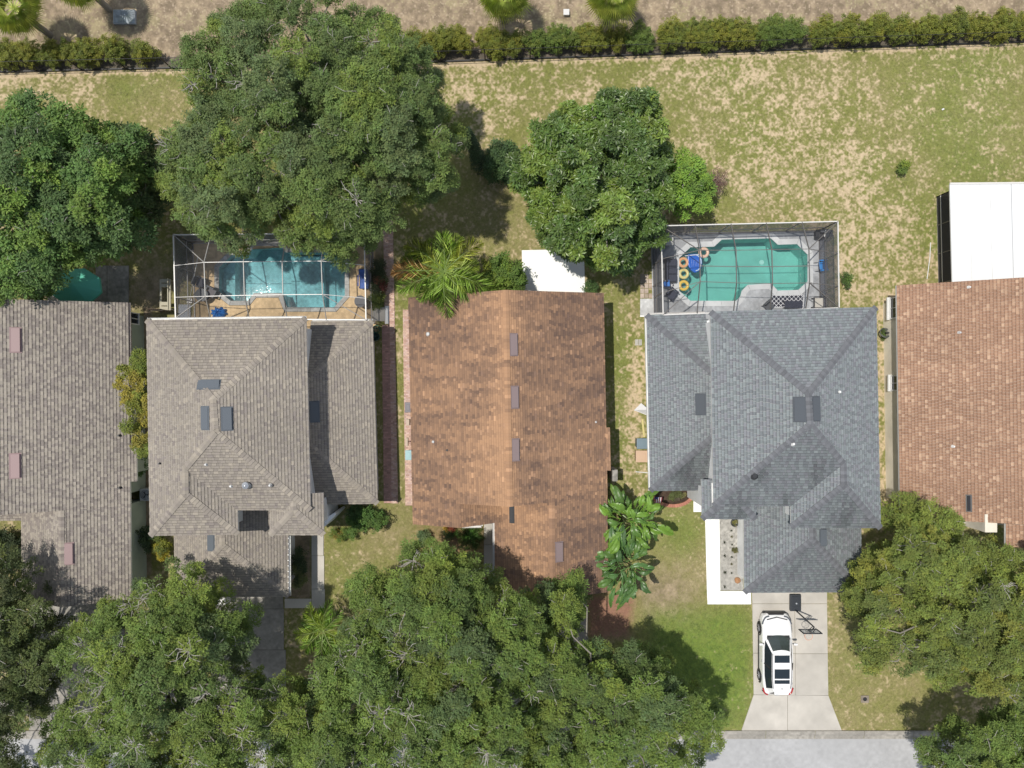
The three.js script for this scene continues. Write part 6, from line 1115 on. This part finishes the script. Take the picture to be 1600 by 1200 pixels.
{
  const m = std([0.5, 0.40, 0.32], 0.8);
  const meter = (px, py, label, w, d, h, y) => { const c = W(px, py, y), t = thing('utility_box', label, 'utility box', null, V(c.x, 0, c.z)); part(t, 'cabinet', box(0, y - h / 2, 0, w, h, d, 0.02), m); part(t, 'conduit', rod(V(0.05, 0, 0), V(0.05, y - h, 0), 0.03, 0.03, 8), M.pipe); };
  meter(637, 660, 'small pinkish utility box between the dark and the teal-grey bins', 0.2, 0.38, 0.5, 1.3); meter(635.5, 691, 'pale narrow utility box just above the teal-grey bin', 0.14, 0.5, 0.3, 0.9);
  // green bin / hose stand
  const g = W(589, 527, 0), t = thing('garden_barrel', 'dark green garden barrel with a hose reel beside the grey-brown wing', 'barrel', null, V(g.x, 0, g.z));
  const pts = [[0.0, 0.03], [0.21, 0.03], [0.25, 0.3], [0.26, 0.62], [0.27, 0.65], [0.22, 0.66], [0.215, 0.4], [0, 0.38]].map(a => new THREE.Vector2(...a)); part(t, 'drum', new THREE.LatheGeometry(pts, 28), std([0.012, 0.05, 0.04], 0.5)); part(t, 'hose', [0, 1, 2].map(i => new THREE.TorusGeometry(0.2 + 0.01 * i, 0.02, 8, 28).rotateX(Math.PI / 2).translate(0, 0.1 + 0.06 * i, -0.5)), std([0.02, 0.12, 0.08], 0.5));
  part(t, 'reel_frame', [bar(V(-0.18, 0.02, -0.65), V(-0.18, 0.6, -0.5), 0.03), bar(V(0.18, 0.02, -0.65), V(0.18, 0.6, -0.5), 0.03), bar(V(-0.18, 0.6, -0.5), V(0.18, 0.6, -0.5), 0.03)], std([0.02, 0.09, 0.06], 0.5));
  // pump pad and pool equipment right of the pool enclosure
  const pad = thing('concrete_pad', 'pale concrete pad with steps between pool enclosure and brick path', 'pad'); part(pad, 'slab', prism(P([[582, 480], [602, 480], [602, 502], [582, 502]]), -0.1, 0.1), M.concrete); part(pad, 'step', prism(P([[602, 478], [608, 478], [608, 506], [602, 506]]), -0.1, 0.06), M.whiteConcrete);
  // air conditioner between the left houses
  const a = W(231, 772, 0.5), ac = thing('air_conditioner', 'round-topped air conditioner between the two left houses', 'air conditioner', null, V(a.x, 0, a.z)); part(ac, 'casing', box(0, 0.4, 0, 0.75, 0.75, 0.75, 0.04), std([0.4, 0.42, 0.44], 0.5)); part(ac, 'fan_guard', [0.12, 0.2, 0.28].map(q => new THREE.TorusGeometry(q, 0.012, 6, 24).rotateX(Math.PI / 2).translate(0, 0.79, 0)), M.black); part(ac, 'fan_blade', [0, 1, 2].map(i => box(0.1 * Math.cos(i * 2.1), 0.775, 0.1 * Math.sin(i * 2.1), 0.2, 0.01, 0.08, 0, -i * 2.1)), M.darkGrey);
  // wicker bench / crate stack by the fence at the left pool
  const f = W(264, 462, 0), be = thing('garden_bench', 'weathered pale wooden bench frame beside the left pool enclosure', 'bench', null, V(f.x, 0, f.z)); const wd = std([0.42, 0.39, 0.30], 0.85);
  for (const x of [-0.28, 0.28]) part(be, 'side_rail', box(x, 0.45, 0, 0.12, 0.08, 1.9), wd); for (let i = 0; i < 7; i++) { if (i > 1 && i < 5) continue; part(be, 'slat', box(0, 0.47, -0.85 + i * 0.28, 0.44, 0.04, 0.22), wd); } for (const x of [-0.28, 0.28]) for (const z of [-0.88, 0.88]) part(be, 'leg', box(x, 0.2, z, 0.08, 0.42, 0.08), wd); part(be, 'back_rail', box(0.33, 0.8, 0, 0.05, 0.1, 1.9), wd);
  const fe = thing('wood_fence', 'short dark wooden fence in the gap behind the two left houses', 'fence'); for (let i = 0; i < 8; i++) { const q = W(251 + i * 2.6, 487, 0); part(fe, 'board', box(q.x, 0.8, q.z, 0.09, 1.6, 0.03), std([0.12 + 0.03 * lat[i], 0.10, 0.075], 0.95)); } { const q = W(251, 487, 0), q2 = W(270, 487, 0); part(fe, 'rail', bar(V(q.x, 1.2, q.z + 0.04), V(q2.x, 1.2, q2.z + 0.04), 0.05, 0.08), std([0.12, 0.1, 0.08], 0.9)); }
  // green canopy
  const cp = W(118, 448, 2.0), cn = thing('patio_umbrella', 'green patio canopy under the left tree, behind the far left house', 'canopy', null, V(cp.x, 0, cp.z)), s = new Soup(), gm = std([0.12, 0.50, 0.37], 0.75);
  const top = V(0.1, 2.45, -0.1), rimp = []; for (let i = 0; i < 8; i++) { const q = i * Math.PI / 4 + 0.3; rimp.push(V(1.55 * Math.cos(q), 1.95, 1.15 * Math.sin(q))); } for (let i = 0; i < 8; i++) { const p = rimp[i], q = rimp[(i + 1) % 8]; s.tri(top, q, p); s.quad(p, q, V(q.x, 1.8, q.z), V(p.x, 1.8, p.z)); } part(cn, 'canopy', s.geo(), gm); part(cn, 'pole', rod(V(0.1, 0, -0.1), V(0.1, 2.4, -0.1), 0.03, 0.03, 8), M.alu); for (let i = 0; i < 8; i++) part(cn, 'rib', bar(V(0.1, 2.42, -0.1), V(rimp[i].x, 1.93, rimp[i].z), 0.02), M.alu);
  const tb = W(97, 467, 0.5); tag(part(scene, numbered('cooler_box'), box(tb.x, 0.25, tb.z, 0.7, 0.45, 0.4, 0.04), std([0.5, 0.42, 0.38], 0.7)), 'pale box between the green canopy and the far left roof', 'box');
}
{ // right of the orange house, left of the blue-grey one
  const a = thing('concrete_pad', 'pale grey concrete pad at the lower left corner of the teal pool enclosure', 'pad'); part(a, 'slab', prism(P(rect(1000, 467, 1027, 493)), -0.1, 0.09), std([0.66, 0.67, 0.69], 0.85, { map: T.mottle })); part(a, 'edge', bar(W(1000, 494, 0.05), W(1027, 494, 0.05), 0.08, 0.08), M.whiteConcrete); HARD.push(rect(1000, 467, 1027, 493));
  const pv = new THREE.Group(); pv.name = 'paver_patch'; pv.userData.kind = 'structure'; scene.add(pv); const ms = [[0.5, 0.40, 0.33], [0.58, 0.48, 0.41], [0.42, 0.35, 0.28]].map(c => std(c, 0.95, { map: T.mottle })), pr = rng(61); HARD.push(rect(1000, 428, 1020, 466));
  for (let i = 0; i < 3; i++) for (let j = 0; j < 5; j++) if (!(i === 2 && (j === 0 || j === 3))) part(pv, 'paver', prism(inset(P(rect(1000 + i * 6.6, 428 + j * 7.6, 1006.6 + i * 6.6, 435.6 + j * 7.6)), 0.014), -0.05, 0.04 + 0.012 * pr()), ms[Math.floor(pr() * 3)]);
  const dp = W(1022, 447, 0.3); const sp = thing('downspout', 'dark elbow downspout at the left wall of the teal pool enclosure', 'pipe'); part(sp, 'pipe', [rod(V(dp.x, 0.06, dp.z), V(dp.x + 0.12, 0.5, dp.z - 0.1), 0.05, 0.05, 8), rod(V(dp.x + 0.12, 0.5, dp.z - 0.1), V(dp.x + 0.22, 2.5, dp.z - 0.02), 0.045, 0.045, 8)], M.bronze);
  const st = W(997.5, 535, 0), sg = thing('stepping_stones', 'two pale stepping stones beside the upper left eave of the blue-grey house', 'stones'); for (const k of [-1, 1]) part(sg, 'stone', prism(inset(P([[997.5 + k * 2.8 - 2.8, 530], [997.5 + k * 2.8 + 2.8, 530], [997.5 + k * 2.8 + 2.8, 540], [997.5 + k * 2.8 - 2.8, 540]]), 0.012), -0.05, 0.045), std([0.58, 0.56, 0.52], 0.9, { map: T.mottle }));
  const c = thing('splash_sheet', 'white triangular sheet lying at the eave of the blue-grey house', 'sheet'), s = new Soup(), q = [[991, 641, 0.05], [1002, 630, 0.3], [1014, 640, 0.9], [1015, 650, 0.35]].map(p => W(...p)); s.quad(...q); part(c, 'cloth', s.geo(), std([0.7, 0.7, 0.72], 0.7)); part(c, 'hem', [bar(q[0], q[1], 0.025), bar(q[3], q[0], 0.025)], std([0.62, 0.6, 0.6], 0.7));
  tag(part(scene, numbered('plank'), bar(W(1003.5, 655, 0.06), W(1006.5, 683, 0.06), 0.12, 0.04), std([0.52, 0.45, 0.2], 0.8)), 'yellowish plank on the ground above the blue-grey bin', 'plank');
  tag(part(scene, numbered('white_pipe'), rod(W(993, 737, 0.04), W(1014, 739, 0.04), 0.03, 0.03, 8), M.whitePaint), 'short white pipe on the grass below the tan bin', 'pipe');
  // curved brick edging with a small striped flag
  const ed = thing('brick_border', 'curved red brick border round the plants at the blue-grey wing', 'border'), bs = new Soup(), r = rng(62); HARD.push([[1018, 765], [1082, 762], [1080, 780], [1060, 787], [1035, 787]]);
  part(ed, 'soil', prism(P([[1018, 755], [1082, 755], [1081, 775], [1070, 784], [1052, 788], [1034, 785], [1022, 778]]), -0.05, 0.03), M.mulch);
  const cv = new THREE.CatmullRomCurve3([[1016, 764], [1020, 776], [1032, 786], [1052, 790], [1070, 786], [1080, 777], [1083, 764]].map(p => W(...p, 0))), n = 26, bp = cv.getSpacedPoints(n), gs = [];
  for (let i = 0; i < n; i++) { const a2 = bp[i], b2 = bp[i + 1].clone().lerp(bp[i], 0.06); const g = bar(V(a2.x, 0.06, a2.z), V(b2.x, 0.06, b2.z), 0.2, 0.12 + 0.02 * r()); const k = 0.8 + 0.4 * r(), col = new Float32Array(g.attributes.position.count * 3); for (let j = 0; j < col.length; j += 3) { col[j] = 0.46 * k; col[j + 1] = 0.2 * k; col[j + 2] = 0.14 * k; } g.setAttribute('color', new THREE.BufferAttribute(col, 3)); gs.push(g); } part(ed, 'brick', gs, vcol(0.95), 'stuff');
  const fl = thing('garden_flag', 'small red and white striped garden flag by the curved brick border', 'flag'), f0 = W(1026, 768, 0), f1 = W(1029, 785, 0.9);
  part(fl, 'pole', [rod(V(f0.x, 0, f0.z), V(f0.x, 1.0, f0.z), 0.012, 0.012, 6), rod(V(f0.x, 1.0, f0.z), f1, 0.012, 0.012, 6)], M.black);
  for (let i = 0; i < 7; i++) { const u = (i + 0.5) / 7, s2 = new Soup(), x = f1.x - 0.2 + 0.42 * u, y = 0.92 - 0.05 * Math.sin(u * 6), w = 0.03; s2.quad(V(x - w, y, f1.z - 0.32), V(x + w, y + 0.01, f1.z - 0.32), V(x + w + 0.06, 0.45, f1.z + 0.1), V(x - w + 0.06, 0.45, f1.z + 0.1)); part(fl, 'stripe', s2.geo(), i % 2 ? std([0.75, 0.73, 0.74], 0.9) : std([0.3, 0.03, 0.05], 0.9)); }
  { const s2 = new Soup(); s2.quad(V(f1.x - 0.24, 0.945, f1.z - 0.33), V(f1.x + 0.0, 0.945, f1.z - 0.33), V(f1.x + 0.02, 0.76, f1.z - 0.16), V(f1.x - 0.22, 0.76, f1.z - 0.16)); part(fl, 'canton', s2.geo(), std([0.03, 0.04, 0.16], 0.9)); }
}
{ // far right: hose on the wall, plants, rod, drain, utility lids
  const c = W(1383, 520, 0.6), h = thing('hose_reel', 'coiled dark garden hose on the cream wall of the brick-red house', 'hose'); part(h, 'hose', [0.24, 0.28, 0.31].map((q, i) => new THREE.TorusGeometry(q, 0.022, 8, 32).rotateX(Math.PI / 2 - 0.5 + i * 0.1).translate(c.x, 0.5 + i * 0.05, c.z)), std([0.08, 0.09, 0.08], 0.5)); part(h, 'bracket', box(c.x + 0.15, 0.55, c.z, 0.2, 0.3, 0.1, 0.02), M.black);
  shrub('wall_weed', 'narrow weed growing by the coiled hose at the cream wall', 'plant', null, { seed: 470, at: [1377, 524], r: [0.2, 0.45], h: 0.4, lobes: 5, density: 260, size: 0.7, tints: [[0.12, 0.19, 0.03], [0.09, 0.14, 0.03]] });
  tag(part(scene, numbered('white_pipe'), [rod(W(1454, 379, 0.03), W(1453, 402, 0.05), 0.025, 0.025, 8), rod(W(1453, 402, 0.05), W(1448.5, 436, 0.03), 0.025, 0.025, 8)], M.whitePaint), 'long thin white pipe on the grass left of the dark-screened lanai', 'pipe');
  const d = W(1351, 1092, 0), dr = thing('drain_inlet', 'square concrete drain inlet with a dark hole on the right front lawn', 'drain', null, V(d.x, 0, d.z)); const ring = new Soup(); part(dr, 'frame', prism([[-0.24, -0.22], [0.24, -0.22], [0.24, 0.22], [-0.24, 0.22]].map(([x, z]) => V(x, 0, z)), -0.1, 0.05, [Array.from({ length: 16 }, (_, i) => V(0.13 * Math.cos(i * 0.3927), 0, 0.13 * Math.sin(i * 0.3927)))]), std([0.42, 0.36, 0.3], 0.95, { map: T.mottle })); part(dr, 'grate', [new THREE.CylinderGeometry(0.13, 0.13, 0.02, 16).translate(0, 0.012, 0), ...[-0.06, 0, 0.06].map(x => box(x, 0.03, 0, 0.015, 0.02, 0.22))], M.black);
  const u = W(196, 28, 0), ub = thing('utility_vault', 'flat blue-grey utility lid on the bare strip at the top left', 'utility lid', null, V(u.x, 0, u.z)); part(ub, 'frame', box(0, 0.06, 0, 1.36, 0.2, 0.88, 0.02), std([0.36, 0.38, 0.4], 0.85)); for (const k of [-1, 1]) part(ub, 'cover', box(k * 0.32, 0.17, 0, 0.62, 0.03, 0.8, 0.01), std([0.36, 0.42, 0.48], 0.6, { map: T.mottle })); part(ub, 'lifting_hole', new THREE.CylinderGeometry(0.04, 0.04, 0.02, 12).translate(0.05, 0.187, -0.1), std([0.6, 0.62, 0.65], 0.5));
  const wb = W(884.5, 22, 0), wx = thing('utility_box', 'small white box on the bare strip between two fan palms', 'utility box', null, V(wb.x, 0, wb.z)); part(wx, 'body', box(0, 0.12, 0, 0.32, 0.24, 0.32, 0.03), std([0.55, 0.54, 0.52], 0.8)); part(wx, 'lid', box(0, 0.25, 0, 0.36, 0.03, 0.36, 0.01), std([0.62, 0.61, 0.6], 0.8));
  tag(part(scene, numbered('litter'), box(W(1473, 171).x, 0.03, W(1473, 171).z, 0.16, 0.05, 0.1, 0.02, 0.4), M.whitePaint), 'tiny white scrap on the right back lawn', 'litter');
  const cv = W(345, 939, 0.9); tag(part(scene, numbered('storage_box'), box(cv.x, 0.5, cv.z, 0.6, 0.9, 0.5, 0.08), M.whitePaint), 'white box in the dappled shade at the garage front, under the left oak', 'box');
}
// ---------------------------------------------------------------- grass
{
  const r = rng(500), s = new Soup(); for (let j = 0; j < 9; j++) { const a = r() * 6.28, e = rr(r, 0.25, 1.1), L = rr(r, 0.07, 0.12), d = V(Math.cos(a) * Math.cos(e), Math.sin(e), Math.sin(a) * Math.cos(e)), n = V(-Math.sin(a), 0, Math.cos(a)).multiplyScalar(0.007), b = V(rr(r, -0.05, 0.05), -0.01, rr(r, -0.05, 0.05)); s.tri(b.clone().add(n), b.clone().addScaledVector(d, L), b.clone().sub(n)); }
  const L = new Leaves(), walls2 = WALLS.map(p => p.map(q => [q.x, q.z]));
  for (let i = 0; i < 330000; i++) {
    const x = rr(r, -32.5, 32.5), z = rr(r, -24.5, 22), px = x / GX + 800, py = z / GX + 600, g = groundAt(px, py);
    let keep = (1 - g.sm) * (1 - g.so * 0.8) * (g.top ? 0.25 : 1) * (1 - g.mulch); if (r() > keep) continue;
    if (z > 21.4 || HARD.some(h => inPoly(px, py, h)) || walls2.some(h => inPoly(x, z, h))) continue;
    const k = rr(r, 0.75, 1.3), lush = g.lm, dry = g.dm; const c = [mix(mix(0.23, 0.38, dry), 0.16, lush) * k, mix(mix(0.24, 0.32, dry), 0.25, lush) * k, mix(mix(0.065, 0.15, dry), 0.04, lush) * k];
    L.add(V(x, 0, z), V(rr(r, -0.2, 0.2), 1, rr(r, -0.2, 0.2)).normalize(), r() * 6.28, rr(r, 0.6, 1.25) * (0.8 + 0.5 * lush), c);
  }
  const im = L.build(scene, 'grass', uvm(s.geo()), leafMat(0.3)); tag(im, 'short patchy grass over the sandy lawns', 'grass');
}
renderer.render(scene, camera);
